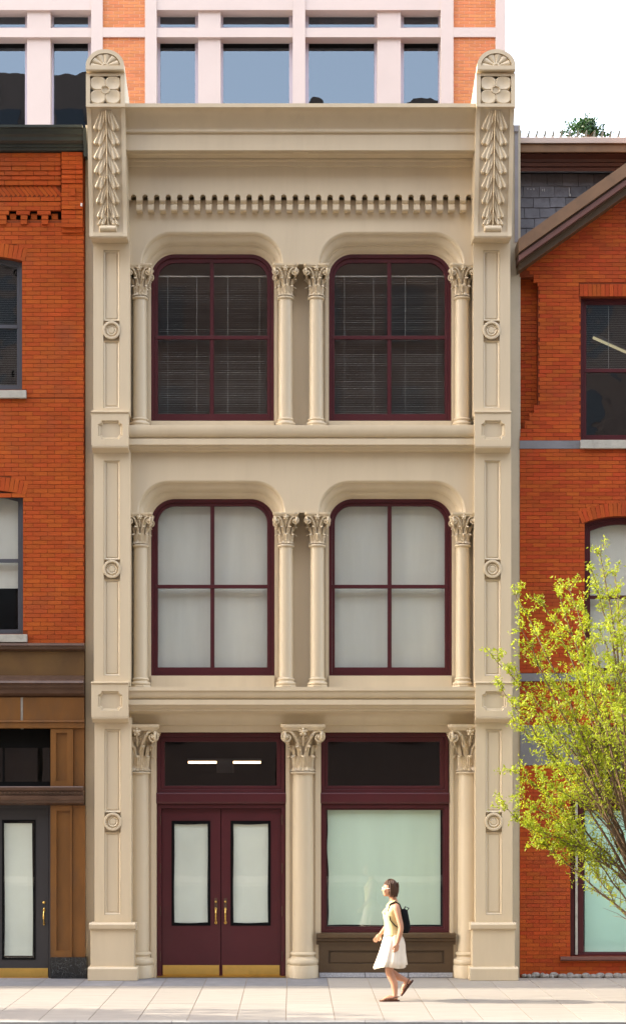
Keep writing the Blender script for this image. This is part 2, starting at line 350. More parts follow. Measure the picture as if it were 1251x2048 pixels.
UNIT = MB(); UNIT.box(-.5,.5,-.5,.5,-.5,.5)
def unit_mesh(name, mat, bevel=0.0):
    me = mesh_from(UNIT, name); me.materials.append(mat); return me
def visible_px(b):
    x0,x1,z0,z1,yf,yb = b[:6]; s = F/(D+yf)
    px0, px1 = XV + x0*s, XV + x1*s; py0, py1 = YH-(z1-H)*s, YH-(z0-H)*s
    wv = max(0, min(px1,1251)-max(px0,0)); hv = max(0, min(py1,2048)-max(py0,0))
    return wv*hv
def lay(parent, bricks, mat, name='brick', lim=300, mesh=None, prio=None):
    """bricks: (x0,x1,z0,z1,yf,yb[,rot]); the largest in view are objects, the rest one joined part"""
    mesh = mesh or unit_mesh(name, mat)
    order = sorted(bricks, key=(lambda b: (prio(b) if prio else 0, visible_px(b))), reverse=True)
    rest = MB()
    for i, b in enumerate(order):
        x0,x1,z0,z1,yf,yb = b[:6]; rot = b[6] if len(b) > 6 else 0
        c = ((x0+x1)/2,(yf+yb)/2,(z0+z1)/2)
        if i < lim and visible_px(b) > 0:
            inst(name, mesh, parent, c, (x1-x0, yb-yf, z1-z0), (0, rot, 0))
        else:
            if rot:
                ca, sa = math.cos(rot), math.sin(rot); hx, hz = (x1-x0)/2, (z1-z0)/2
                poly = [(c[0]+dx*ca+dz*sa, c[2]-dx*sa+dz*ca) for dx,dz in ((-hx,-hz),(hx,-hz),(hx,hz),(-hx,hz))]
                rest.prism_y(poly, yf, yb)
            else: rest.box(x0,x1,yf,yb,z0,z1)
    if rest.v: part(name + 's_beyond' if False else name, rest, mat, parent, kind='stuff', merge=False)
def courses(x0, x1, z0, z1, yf, clen, ch, joint=0.0068, holes=None, depth=0.05, rng=None, jy=0.0015, stag=0.5, yfun=None, xlim=None):
    """running-bond courses; holes(zlo,zhi) -> list of (xa,xb) to leave out"""
    out = []; z = z0; row = 0
    n = max(1, round((z1-z0)/ch)); ch = (z1-z0)/n
    for row in range(n):
        zl = z0 + row*ch; zh = zl + ch
        xa_lim, xb_lim = (x0, x1) if xlim is None else xlim(zl, zh)
        off = (row % 2)*stag*clen + random.uniform(-.004,.004)
        k0 = math.floor((xa_lim - x0 + off)/clen) - 1
        x = x0 - off + k0*clen
        hs = holes(zl, zh) if holes else []
        while x < xb_lim:
            a, b = max(x, xa_lim), min(x+clen, xb_lim)
            segs = [(a, b)] if b > a else []
            for ha, hb in hs:
                ns = []
                for s0, s1 in segs:
                    if hb <= s0 or ha >= s1: ns.append((s0,s1)); continue
                    if ha > s0: ns.append((s0, ha))
                    if hb < s1: ns.append((hb, s1))
                segs = ns
            for s0, s1 in segs:
                if s1 - s0 > 0.025:
                    y = (yfun(zl) if yfun else yf) + random.uniform(-jy, jy)
                    out.append((s0+joint/2, s1-joint/2, zl+joint/2, zh-joint/2, y, y+depth))
            x += clen
    return out

# ================================================================== THE SETTING
g = MB(); g.add([(-900,-900,-0.16),(900,-900,-0.16),(900,900,-0.16),(-900,900,-0.16)], [(0,1,2,3)])
o = part('ground', g, M['soil'], recalc=False); o['kind'] = 'structure'
KY = -4.74
g = MB(); g.box(-60,60,-29.5,KY-0.17,-0.5,-0.135); o = part('road', g, M['asphalt']); o['kind'] = 'structure'
g = MB(); g.box(-60,60,-34,-29.5,-0.5,0.0); o = part('far_pavement', g, M['slab']); o['kind'] = 'structure'
g = MB(); g.box(-60,60,KY,3.0,-0.5,-0.006)
pav = part('pavement', g, M['joint']); pav['kind'] = 'structure'
pav_slab = unit_mesh('paving_slab', M['slab']); grey_slab = unit_mesh('paving_slab', M['slabgrey'])
jx0 = X(492.8, 0); sw = 0.617
rows = [(-1.24, 0.3, 0.005), (-2.99, -1.24, 0.003), (KY+0.004, -2.99, 0.003)]
cnt = 0; rest = MB()
for k in range(-14, 16):
    xa = jx0 + k*sw; xb = xa + sw
    for (ya, yb_, jj) in rows:
        segs = [(ya, yb_, pav_slab)]
        if ya > -2 and xa < X(630,0): segs = [(-0.82, yb_, grey_slab), (ya, -0.82, pav_slab)]
        for a, b, me in segs:
            vis = X(-10, (a+b)/2) < xb and xa < X(1260, (a+b)/2)
            zt = random.uniform(-0.0008, 0.0008)
            inst('paving_slab', me, pav, ((xa+xb)/2, (a+b)/2, -0.02+zt), (sw-0.009, (b-a)-jj, 0.04))
kmesh = unit_mesh('kerb_stone', M['kerb'])
kb = MB(); kb.box(-60,60,KY-0.16,KY-0.002,-0.5,-0.03); kerb = part('kerb', kb, M['kerb']); kerb['kind'] = 'structure'
for k in range(-9, 9):
    inst('kerb_stone', kmesh, kerb, (k*1.2+0.3, KY-0.085, -0.06), (1.192, 0.166, 0.122))

# ================================================================== CREAM BUILDING
cb = thing('cream_building', 'tall cream painted three storey iron front with burgundy windows between two red brick buildings', 'building', (X(605,0), 0.3, 0))
CR = M['cream']
PL, PR = 187, 945       # pilaster left edges (photo px at Y=0)
# structural shell ------------------------------------------------
xl, xr = X(171,0.36), X(1040,0.36)
topz = Z(206,-0.62)
for (a,b) in ((xl, X(262,0.36)), (X(944,0.36), xr)):
    m = MB(); m.box(a,b,0.36,0.60,0,Z(212,-.3)-0.02); part('side_wall', m, M['cream_side'], cb)
for (a,b) in ((xl+0.003, xl+0.30), (xr-0.30, xr-0.003)):
    m = MB(); m.box(a,b,0.602,6,0,topz-0.25); part('party_wall', m, M['cream_side'], cb)
m = MB(); m.box(xl,xr,6.003,6.3,0,topz-0.2); part('rear_wall', m, M['inside'], cb)
m = MB(); m.box(xl,xr,0.55,6.3,topz-0.24,topz-0.02); part('roof', m, M['lead'], cb)
m = MB(); m.box(X(-1,0) and xl+0.302, xr-0.302, 0.62, 5.99, Z(470,0.12), Z(470,.12)+0.2); part('ceiling', m, M['inside'], cb)
for py in (880, 1400):
    m = MB(); m.box(xl+0.302, xr-0.302, 0.50, 5.99, Z(py,0.5)-0.15, Z(py,0.5)+0.15); part('floor_slab', m, M['inside'], cb)
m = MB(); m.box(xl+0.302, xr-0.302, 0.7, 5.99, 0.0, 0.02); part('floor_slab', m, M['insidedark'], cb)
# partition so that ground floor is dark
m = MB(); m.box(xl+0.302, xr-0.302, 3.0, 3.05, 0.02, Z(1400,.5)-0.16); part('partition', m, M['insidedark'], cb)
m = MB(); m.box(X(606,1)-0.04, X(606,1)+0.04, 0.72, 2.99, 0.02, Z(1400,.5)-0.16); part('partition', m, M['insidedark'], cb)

# pilasters -------------------------------------------------------
def pilaster(side):
    e = PL if side == 'l' else PR
    w_ = 74.5
    if side == 'l': offs = [186.5, 187.5, 189]
    else: offs = [946, 948, 950.5]
    segs = [(484,828,500,816,660), (902,1370,921,1352,1138), (1438,1848,1459,1830,1644)]
    P = None
    for si, (t, b, pt, pb, rc) in enumerate(segs):
        x0 = X(offs[si],0); x1 = X(offs[si]+w_-1,0); z0, z1 = Z(b+3,0), Z(t-3,0)
        c0, c1 = X(offs[si]+20,0), X(offs[si]+52.5,0)
        pz0, pz1 = Z(pb,0), Z(pt,0)
        m = MB()
        m.box(x0,c0,0,0.358,z0,z1); m.box(c1,x1,0,0.358,z0,z1)
        m.box(c0,c1,0,0.358,z0,pz0); m.box(c0,c1,0,0.358,pz1,z1)
        m.box(c0,c1,0.045,0.358,pz0,pz1)
        sh = part('pilaster', m, CR, cb)
        # stepped moulding and raised field of the two panels
        cx = (c0+c1)/2; r = 0.155; zc = Z(rc,0)
        for (a,bz) in ((zc+r*0.92, pz1), (pz0, zc-r*1.02)):
            m = MB(); g1 = 0.028
            mo = [(c0+.004,a+.004),(c1-.004,a+.004),(c1-.004,bz-.004),(c0+.004,bz-.004)]
            mi = [(c0+.034,a+.034),(c1-.034,a+.034),(c1-.034,bz-.034),(c0+.034,bz-.034)]
            mj = [(c0+.046,a+.046),(c1-.046,a+.046),(c1-.046,bz-.046),(c0+.046,bz-.046)]
            m.loft([[(x,0.004,z) for x,z in mo],[(x,0.022,z) for x,z in [(c0+.014,a+.014),(c1-.014,a+.014),(c1-.014,bz-.014),(c0+.014,bz-.014)]],
                    [(x,0.036,z) for x,z in mi],[(x,0.026,z) for x,z in mj]], closed=True)
            m.add([(x,0.026,z) for x,z in mj], [(0,1,2,3)])
            part('sunk_panel', m, CR, sh)
        # roundel
        m = MB()
        prof = [(0.0,0.012),(0.030,0.012),(0.034,0.018),(0.060,0.020),(0.066,0.004),(0.080,-0.004),(0.092,0.004),(0.098,0.0)]
        prof = [(0.0001,0.006),(0.040,0.006),(0.045,0.015),(0.055,0.017),(0.062,0.010),(0.072,0.004),(0.085,0.020),(0.098,0.020),(0.104,-0.010),(0.122,-0.014),(0.138,-0.008),(0.142,0.04)]
        vs=[];n=40
        for rr, dy in prof:
            for k in range(n):
                an = 2*math.pi*k/n; vs.append((cx+rr*math.cos(an), dy, zc+rr*math.sin(an)))
        fs = [(i*n+k,i*n+(k+1)%n,(i+1)*n+(k+1)%n,(i+1)*n+k) for i in range(len(prof)-1) for k in range(n)]
        m.add(vs,fs); part('roundel', m, CR, sh, smooth=True, angle=50)
    # base
    bx0 = 178 if side == 'l' else 941; bx1 = 271 if side == 'l' else 1032
    m = MB()
    m.pbox(bx0+3,1858,bx1-3,1938,-0.06,0.357)
    m.prism_x([(-0.06,Z(1861,-.1)),(-0.10,Z(1858,-.1)),(-0.11,Z(1850,-.1)),(-0.09,Z(1846,-.09)),(0.355,Z(1843,0.355)+0.0),(0.355,Z(1861,0.355))], X(bx0,-.1), X(bx1,-.1))
    m.prism_x([(-0.12,0.002),(-0.12,Z(1939,-.12)),(-0.10,Z(1935,-.12)),(0.354,Z(1935,-.12)),(0.354,0.002)], X(bx0-2.5,-.12), X(bx1+4,-.12))
    part('pilaster_base', m, CR, cb, bevel=0.006)
    # the two belt blocks
    for (t,b,xo0,xo1) in ((826,890,(182.5,257) if side=='l' else (948.5,1021),0),(1368,1433,(182.5,256.5) if side=='l' else (950,1024),0)):
        a0,a1 = xo0
        x0,x1 = X(a0,-.15),X(a1,-.15); z0,z1 = Z(b,-.15),Z(t,-.15)
        ix0,ix1 = X(a0+13,-.15),X(a1-12,-.15); iz0,iz1 = Z(b-11,-.15),Z(t+14.5,-.15)
        def octo(d, y, cc=0.055):
            c_ = cc; A,B,C,E = ix0+d,ix1-d,iz0+d,iz1-d
            pts=[]
            for (qx,qz,sx,sz) in ((A,C,1,1),(B,C,-1,1),(B,E,-1,-1),(A,E,1,-1)):
                arc=[]
                for k in range(4):
                    an = math.pi/2*k/3
                    arc.append((qx+sx*c_*math.cos(an), y, qz+sz*c_*math.sin(an)))
                if (sx,sz) in ((1,1),(-1,-1)): arc = arc[::-1]
                # order so that outline runs counter-clockwise
                pts += arc
            return pts
        m = MB(); L1 = octo(0,-.15)
        cxm,czm = (ix0+ix1)/2,(iz0+iz1)/2
        # outer face: project octagon points to rectangle
        def torect(p):
            dx,dz = p[0]-cxm,p[2]-czm
            hx,hz = (x1-x0)/2,(z1-z0)/2; ox,oz=(x0+x1)/2,(z0+z1)/2
            k = min(hx/abs(dx) if abs(dx)>1e-6 else 9e9, hz/abs(dz) if abs(dz)>1e-6 else 9e9)
            return (ox+dx*k if hx/max(abs(dx),1e-6)>hz/max(abs(dz),1e-6) else ox+math.copysign(hx,dx), -.15, oz+dz*k if hz/max(abs(dz),1e-6)>hx/max(abs(dx),1e-6) else oz+math.copysign(hz,dz))
        outer = [torect(p) for p in L1]
        m.loft([outer, L1, octo(0.012,-.128), octo(0.018,-.135,.05), octo(0.034,-.115,.04), octo(0.036,-.108,.04)], closed=True)
        inn = octo(0.036,-.108,.04); m.add(inn, [tuple(range(len(inn)))])
        # corner fills of the face
        for (qx,qz) in ((x0,z0),(x1,z0),(x1,z1),(x0,z1)):
            best = sorted(range(len(outer)), key=lambda i:(outer[i][0]-qx)**2+(outer[i][2]-qz)**2)
            i = best[0]
            # neighbours on different sides
            n_ = len(outer)
            for j in ((i+1)%n_, (i-1)%n_):
                if abs(outer[j][0]-outer[i][0])>1e-5 and abs(outer[j][2]-outer[i][2])>1e-5:
                    m.add([outer[i], outer[j], (qx,-.15,qz)], [(0,1,2)])
        # sides, cap and tapered underside
        m.box(x0,x1,-.100,0.0,z0,z1)
        m.box(x0,ix0-.012,-.1485,-.101,z0,z1); m.box(ix1+.012,x1,-.1485,-.101,z0,z1); m.box(ix0-.012,ix1+.012,-.1485,-.101,z0,iz0-.012); m.box(ix0-.012,ix1+.012,-.1485,-.101,iz1+.012,z1)
        m.prism_x([(-.15,z1+.001),(-.165,z1+.006),(-.17,z1+.02),(-.155,z1+.032),(0.0,z1+.036),(0.0,z1+.001)], x0-.004, x1+.004)
        m.prism_x([(-.146,z0),(-.15,z0-.012),(-.14,z0-.04),(-.05,z0-.075),(-.01,z0-.09),(0.0,z0-.09),(0.0,z0)], x0+.008, x1-.004)
        part('belt_block', m, CR, cb, angle=30)
pilaster('l'); pilaster('r')

# belt cornices ---------------------------------------------------
bx_l, bx_r = X(253,0), X(953,0)
def prof(lst, back): return [(y, Z(p,y)) for y,p in lst] + [(back, Z(lst[-1][1],lst[-1][0])), (back, Z(lst[0][1],lst[0][0]))]
def arc_pts(y0,p0,y1,p1,n,conc):
    out=[]
    for k in range(1,n):
        a = math.pi/2*k/n
        s = math.sin(a) if conc else 1-math.cos(a)
        t = 1-math.cos(a) if conc else math.sin(a)
        out.append((y0+(y1-y0)*s, p0+(p1-p0)*t))
    return out
b1 = [(-.10,850),(-.105,857)] + arc_pts(-.10,858,-.02,875,6,False) + [(-.02,876),(-.055,877.5),(-.06,889),(-.02,890.5),(-.01,895),(.03,896.5),(.045,901),(.12,905)]
m = MB(); m.prism_x(prof([(.38,850)]+b1, .40), bx_l, bx_r); part('belt_cornice', m, CR, cb, smooth=True, angle=25)
b2 = [(-.12,1374),(-.12,1381.5),(-.10,1382)] + arc_pts(-.095,1383,-.03,1397,5,False) + [(-.02,1399),(-.07,1400),(-.075,1409.6),(-.03,1410.5),(-.02,1416),(.01,1417.5),(.015,1422.5)] + arc_pts(.03,1424,.26,1443,8,True) + [(.27,1443.5),(.275,1450),(.31,1451),(.315,1464.5),(.36,1465)]
m = MB(); m.prism_x(prof([(.40,1374)]+b2, .49), bx_l, bx_r); part('belt_cornice', m, CR, cb, smooth=True, angle=25)

# upper walls with arched openings --------------------------------
def archfun(l, r, top, spring, rx, ry):
    def f(px):
        if px <= l or px >= r: return spring
        if px < l+rx: u=(l+rx-px)/rx
        elif px > r-rx: u=(px-(r-rx))/rx
        else: u=0
        return top + ry*(1-math.sqrt(max(0,1-u*u)))
    return f
def floor_wall(top_py, arches, spring, yw=0.12):
    xs=set([252, 955]);
    for (l,r,t,rx,ry) in arches:
        for k in range(15):
            a=math.pi/2*k/14; xs.add(l+rx*(1-math.cos(a))); xs.add(r-rx*(1-math.cos(a)))
        xs |= {l, r}
    xs = sorted(xs)
    fs = [archfun(l,r,t,spring,rx,ry) for (l,r,t,rx,ry) in arches]
    def fn(x):
        px = XV + x*F/(D+yw)
        return [(Z(min(f(px) for f in fs),yw), Z(top_py,yw))]
    m = MB(); strip_wall(m, [X(p,yw) for p in xs], fn, yw, yw+0.015)
    # solid backing over the pendants and above the arches
    prev = 252
    for (l,r,t,rx,ry) in arches:
        m.box(X(prev,yw)+.001, X(l,yw)-.012, yw+.016, 0.455, Z(spring,yw)+.001, Z(top_py,yw)); prev = r
    m.box(X(prev,yw)+.012, X(955,yw), yw+.016, 0.455, Z(spring,yw)+.001, Z(top_py,yw))
    for (l,r,t,rx,ry) in arches:
        m.box(X(l,yw)-.0115, X(r,yw)+.0115, 0.30, 0.455, Z(t+6,yw)+.06, Z(top_py,yw))
    return part('wall', m, CR, cb, merge=False)
WIN3 = [(281,566,463,60,64,302,547.5,508,841), (636,928,463,62,64,657.5,902,508,841)]
WIN2 = [(275,570,961,62,62,302,548.5,998,1351), (636,930,961,62,62,657.5,903,998,1351)]
floor_wall(400, [w_[:5] for w_ in WIN3], 528)
floor_wall(896, [w_[:5] for w_ in WIN2], 1025)
# top band behind the dentils
m = MB(); m.box(bx_l, bx_r, 0.30, 0.45, Z(400,.12)+.002, Z(300,.12)); m.box(bx_l, bx_r, 0.121, 0.299, Z(386,.12), Z(300,.12)); part('wall', m, CR, cb)

def surround(wd, spring, sill):
    l,r,t,rx,ry,fl,fr,ft,fb = wd
    o_out = outline(l,r,t,spring,rx,ry,14); o_in = outline(fl,fr,ft,spring,48,46,14)
    steps = [(0,.12),(.03,.124),(.10,.133),(.15,.150),(.17,.170),(.20,.182),(.32,.195),(.46,.225),(.56,.262),(.60,.290),(.64,.294),(.66,.315),(.76,.335),(.86,.360),(.92,.395),(.96,.40),(1.0,.402),(1.0,.46)]
    loops=[]
    for tt, y in steps:
        loops.append([(X(a0+(a1-a0)*tt, .12+(.402-.12)*tt), y, Z(b0+(b1-b0)*tt, .12+(.402-.12)*tt)) for (a0,b0),(a1,b1) in zip(o_out,o_in)])
    m = MB(); m.loft(loops); part('arch_moulding', m, CR, cb, smooth=True, angle=28)
    # jamb casings down to the sill
    for (a,b) in ((fl-10.5, fl-0.3),(fr+0.3, fr+10.5)):
        m = MB(); m.pbox(a,spring-8,b,sill,.36,.46)
        c_ = (a+b)/2; s_ = 1 if a<fl-5 and b<=fl else -1
        m.pbox(c_-2.2,spring-8,c_+2.2,sill,.345,.3595)
        part('jamb_casing', m, CR, cb)
for wd in WIN3: surround(wd, 528, 851)
for wd in WIN2: surround(wd, 1025, 1374)
# recessed piers behind the columns and sills
for (t,b) in ((528,851),(1025,1374)):
    for (a,c_) in ((258,292),(557.5,648),(912,950)):
        m = MB(); m.pbox(a,t-4,c_,b,.425,.47); part('pier', m, CR, cb)
for wds, b in ((WIN3,851),(WIN2,1374)):
    for wd in wds:
        m = MB(); m.pbox(wd[5]-.2, wd[8]+.5, wd[6]+.2, b, .30, .47); part('window_sill', m, CR, cb)

# windows ----------------------------------------------------------
def sash_window(wd, gl, rail, mx, style):
    l,r,t,rx,ry,fl,fr,ft,fb = wd
    gx0,gx1,gy0,gy1 = gl
    o0 = outline(fl,fr,ft,fb,44,44,12); o1 = outline(fl+6,fr-6,ft+7,fb-3,41,41,12); o2 = outline(gx0,gx1,gy0,gy1,34,34,12)
    m = MB(); m.ring(o0,o1,.405,.47); 
    wn = part('window', m, M['burgundy'], cb, smooth=True, angle=30)
    m = MB(); m.ring([(a+.4*(1 if a<(fl+fr)/2 else -1),b) for a,b in o1],o2,.43,.49)
    part('sash_frame', m, M['burgundy'], wn, smooth=True, angle=30)
    for (t0,b0) in ((gy0-2,rail-2.5),(rail+3.5,gy1+2)):
        m = MB(); m.prism_x([(.432,0),(.436,0)],0,0) if False else None
        m.pbox(mx-4,t0,mx+4,b0,.444,.484); m.pbox(mx-2,t0,mx+2,b0,.437,.4435)
        part('glazing_bar', m, M['burgundy'], wn)
    m = MB(); m.pbox(gx0-6,rail-4.0,gx1+6,rail+3.0,.424,.488); part('meeting_rail', m, M['burgundy'], wn, bevel=.004)
    glm = M['glass']
    for (sx,up) in ((0,1),(1,1),(0,0),(1,0)):
        xa,xb = (gx0,mx) if sx==0 else (mx,gx1)
        if up:
            pts = [p for p in o2 if (p[0]<=mx if sx==0 else p[0]>=mx) and p[1]<rail]
            if sx==0: pts = [(gx0,rail)]+pts+[(mx,gy0),(mx,rail)]
            else: pts = [(mx,rail),(mx,gy0)]+pts+[(gx1,rail)]
        else: pts = [(xa,gy1),(xa,rail),(xb,rail),(xb,gy1)]
        m = MB(); m.prism_y([(X(a,.46),Z(b,.46)) for a,b in pts], .462, .466)
        part('pane', m, glm, wn)
    if style == 'blind':
        m = MB(); x0,x1 = X(gx0-4,.55),X(gx1+4,.55)
        hz = Z(553,.55); z = hz-.02
        m.box(x0,x1,.53,.57,hz-.008,hz+.008)
        zb = Z(gy1+6,.55)
        while z > zb:
            tilt = .004+random.uniform(-.0006,.0006)
            m.add([(x0,.54,z-tilt),(x1,.54,z-tilt),(x1,.562,z+tilt),(x0,.562,z+tilt)],[(0,1,2,3)])
            z -= .0278
        for cxp in (gx0+20,gx0+78,mx+32,mx+95):
            xx = X(cxp,.535); m.box(xx-.0017,xx+.0017,.534,.5375,zb,hz)
        part('venetian_blind', m, M['blind'], wn, recalc=False, merge=False)
    else:
        m = MB(); x0,x1 = X(gx0-6,.56),X(gx1+6,.56); z1=Z(gy0-10,.56); z0=Z(gy1+8,.56)
        m.grid(lambda u,v:(x0+(x1-x0)*u,.56+.004*math.sin(u*9)+.004*math.sin(v*5+u*3),z0+(z1-z0)*v),12,12)
        part('roller_shade', m, M['shade'], wn, smooth=True)
sash_window(WIN3[0], (315.5,534,525,828), 675, 423.5, 'blind')
sash_window(WIN3[1], (668.5,889,525,828), 675, 778, 'blind')
sash_window(WIN2[0], (315.5,534,1012,1335), 1173.5, 424.5, 'shade')
sash_window(WIN2[1], (669,889,1012,1335), 1173.5, 778.5, 'shade')

# columns ----------------------------------------------------------
def sst(a,b,x): t=min(1,max(0,(x-a)/(b-a))); return t*t*(3-2*t)
def leaf_patch(m, cx, cy, ang, z0, hgt, r0, curl, wid, rfun):
    sc_l = wid/.055
    ca, sa = math.cos(ang), math.sin(ang)
    nu, nv = 6, 9
    def P(u, v, off):
        uu = u*2-1
        # path: climbs the bell, then curls outwards and down
        if v < .72: t = v/.72; zz = z0+hgt*t*.96; rr = rfun(zz)+.006+curl*.10*t*t
        else:
            t = (v-.72)/.28; a = t*math.pi*.95
            zz = z0+hgt*.96+curl*.42*math.sin(a)*.9 - curl*.15*t; rr = rfun(z0+hgt*.96)+.006+curl*.10+curl*.45*(1-math.cos(a))
        wv = wid*(.62+.38*math.sin(min(1,v*1.15)*math.pi*.85))*(1-.35*max(0,v-.7)/.3)
        wv *= (1+.16*math.sin(v*22))
        fold = .010*abs(uu)**1.5 - .004*math.cos(uu*9)
        rr = rr + .052*sc_l - fold*sc_l*2.2 + off + .006*math.sin(v*22)*sc_l
        tang = uu*wv
        return (cx+rr*ca-tang*sa, cy+rr*sa+tang*ca, zz)
    m.grid(lambda u,v:P(u,v,.004),nu,nv); m.grid(lambda u,v:P(u,v,-.004),nu,nv)
def spiral(m, c, e1, e2, r0, turns, rad, start, flip=1, n=26):
    pts=[];rr=[]
    for k in range(n+1):
        t=k/n; a=start+flip*t*turns*2*math.pi; r=r0*(1-t)**.9+.003
        pts.append(Vector(c)+Vector(e1)*r*math.cos(a)+Vector(e2)*r*math.sin(a)); rr.append(rad*(1-.45*t))
    m.tube(pts, rr, 6); return pts[0]
def abacus(m, cx, cy, z0, z1, h, chamf, dip):
    def loop(hh,z):
        pts=[]
        for q in range(4):
            a=q*math.pi/2; ca,sa=math.cos(a),math.sin(a)
            for k in range(7):
                t=-1+2*k/6; x=hh-dip*(1-t*t)*hh; y=t*(hh-chamf)
                pts.append((cx+x*ca-y*sa, cy+x*sa+y*ca, z))
        return pts
    l=[loop(h*.90,z0),loop(h*.93,z0+(z1-z0)*.3),loop(h*.985,z0+(z1-z0)*.45),loop(h,z0+(z1-z0)*.55),loop(h,z1)]
    m.loft(l, closed=True); m.add(l[0],[tuple(range(28))[::-1]]); m.add(l[-1],[tuple(range(28))])
def capital(cx, cy, zb, zt, rs, ha, big):
    """Corinthian capital: bell, two rows of leaves, corner volutes, abacus"""
    m = MB(); hh = zt-zb; za = zt-hh*(.13 if big else .12)
    def rf(z):
        t=min(1,max(0,(z-zb)/(za-zb))); return rs*(.98-.34*sst(0,.03,t))+rs*.55*t**2.2
    m.lathe(cx,cy,[(rf(zb+(za-zb)*k/8), zb+(za-zb)*k/8) for k in range(9)],28)
    n1 = 8
    for k in range(n1):
        a=-math.pi/2+k*2*math.pi/n1
        leaf_patch(m,cx,cy,a,zb,(za-zb)*(.36 if big else .34),0,rs*.62,rs*.29,rf)
        leaf_patch(m,cx,cy,a+math.pi/n1,zb+.004,(za-zb)*.62,0,rs*.66,rs*.27,rf)
        if big: m.ellipsoid((cx+rs*1.62*math.cos(a+math.pi/n1),cy+rs*1.62*math.sin(a+math.pi/n1),zb+(za-zb)*.60),(.022,.022,.016),8,6)
        m.ellipsoid((cx+rs*1.45*math.cos(a),cy+rs*1.45*math.sin(a),zb+(za-zb)*.34),(rs*.16,rs*.16,rs*.10),8,6)
    up=Vector((0,0,1))
    for q in range(4):
        a=math.pi/4+q*math.pi/2; d=Vector((math.cos(a),math.sin(a),0)); tn=Vector((-d.y,d.x,0))
        vr=hh*.145
        c=Vector((cx,cy,za-vr*.95))+d*(ha*1.13)
        for s in (1,-1):
            # volute seen on both faces next to the corner
            e1=(d*.75+tn*s*-.65).normalized()
            cc=c-tn*s*-.0+e1*0
            fdir=(d+tn*s).normalized()           # outward of this face
            along=(d-tn*s).normalized()          # direction along this face to the corner
            cc=Vector((cx,cy,za-vr*1.0))+fdir*(ha*.80)+along*(ha*.70)
            p0=spiral(m,cc,along,up,vr,1.6,hh*.032,math.pi*.9,-1)
            m.ellipsoid(cc,(vr*.3,vr*.3,vr*.3),8,6)
            st=Vector((cx,cy,zb+(za-zb)*.50))+fdir*(rs*1.12)+along*(rs*.25)
            mid=(st+p0)/2+up*(hh*.06)+fdir*.01
            pts=[st*(1-t)**2+mid*2*t*(1-t)+p0*t*t for t in [i/7 for i in range(8)]]
            m.tube(pts,[hh*.022+hh*.016*i/7 for i in range(8)],6)
            # small inner helix
            ci=Vector((cx,cy,za-hh*.20))+fdir*(rs*1.36)+along*(rs*.30)
            q0=spiral(m,ci,along*-1,up,hh*.065,1.3,hh*.018,math.pi*.8,-1,18)
            pts=[st+(q0-st)*t+fdir*.006*math.sin(t*3.14) for t in [i/4 for i in range(5)]]
            m.tube(pts,hh*.017,5)
        # fleuron in the middle of each side
        b_=q*math.pi/2; d2=Vector((math.cos(b_),math.sin(b_),0)); t2=Vector((-d2.y,d2.x,0))
        fc=Vector((cx,cy,za+.0))+d2*(ha*.90)
        m.ellipsoid(fc-up*hh*.03,(hh*.05,)*3,8,6)
        for k in range(5):
            an=k*2*math.pi/5+.3; m.ellipsoid(fc-up*hh*.03+t2*math.cos(an)*hh*.062+up*math.sin(an)*hh*.062,(hh*.034,)*3,6,4)
        m.tube([fc-up*hh*.08,Vector((cx,cy,zb+(za-zb)*.62))+d2*rs*1.25],hh*.018,5)
    abacus(m,cx,cy,za,zt,ha,ha*.16,.13 if not big else .06)
    return m
CAPS = {}
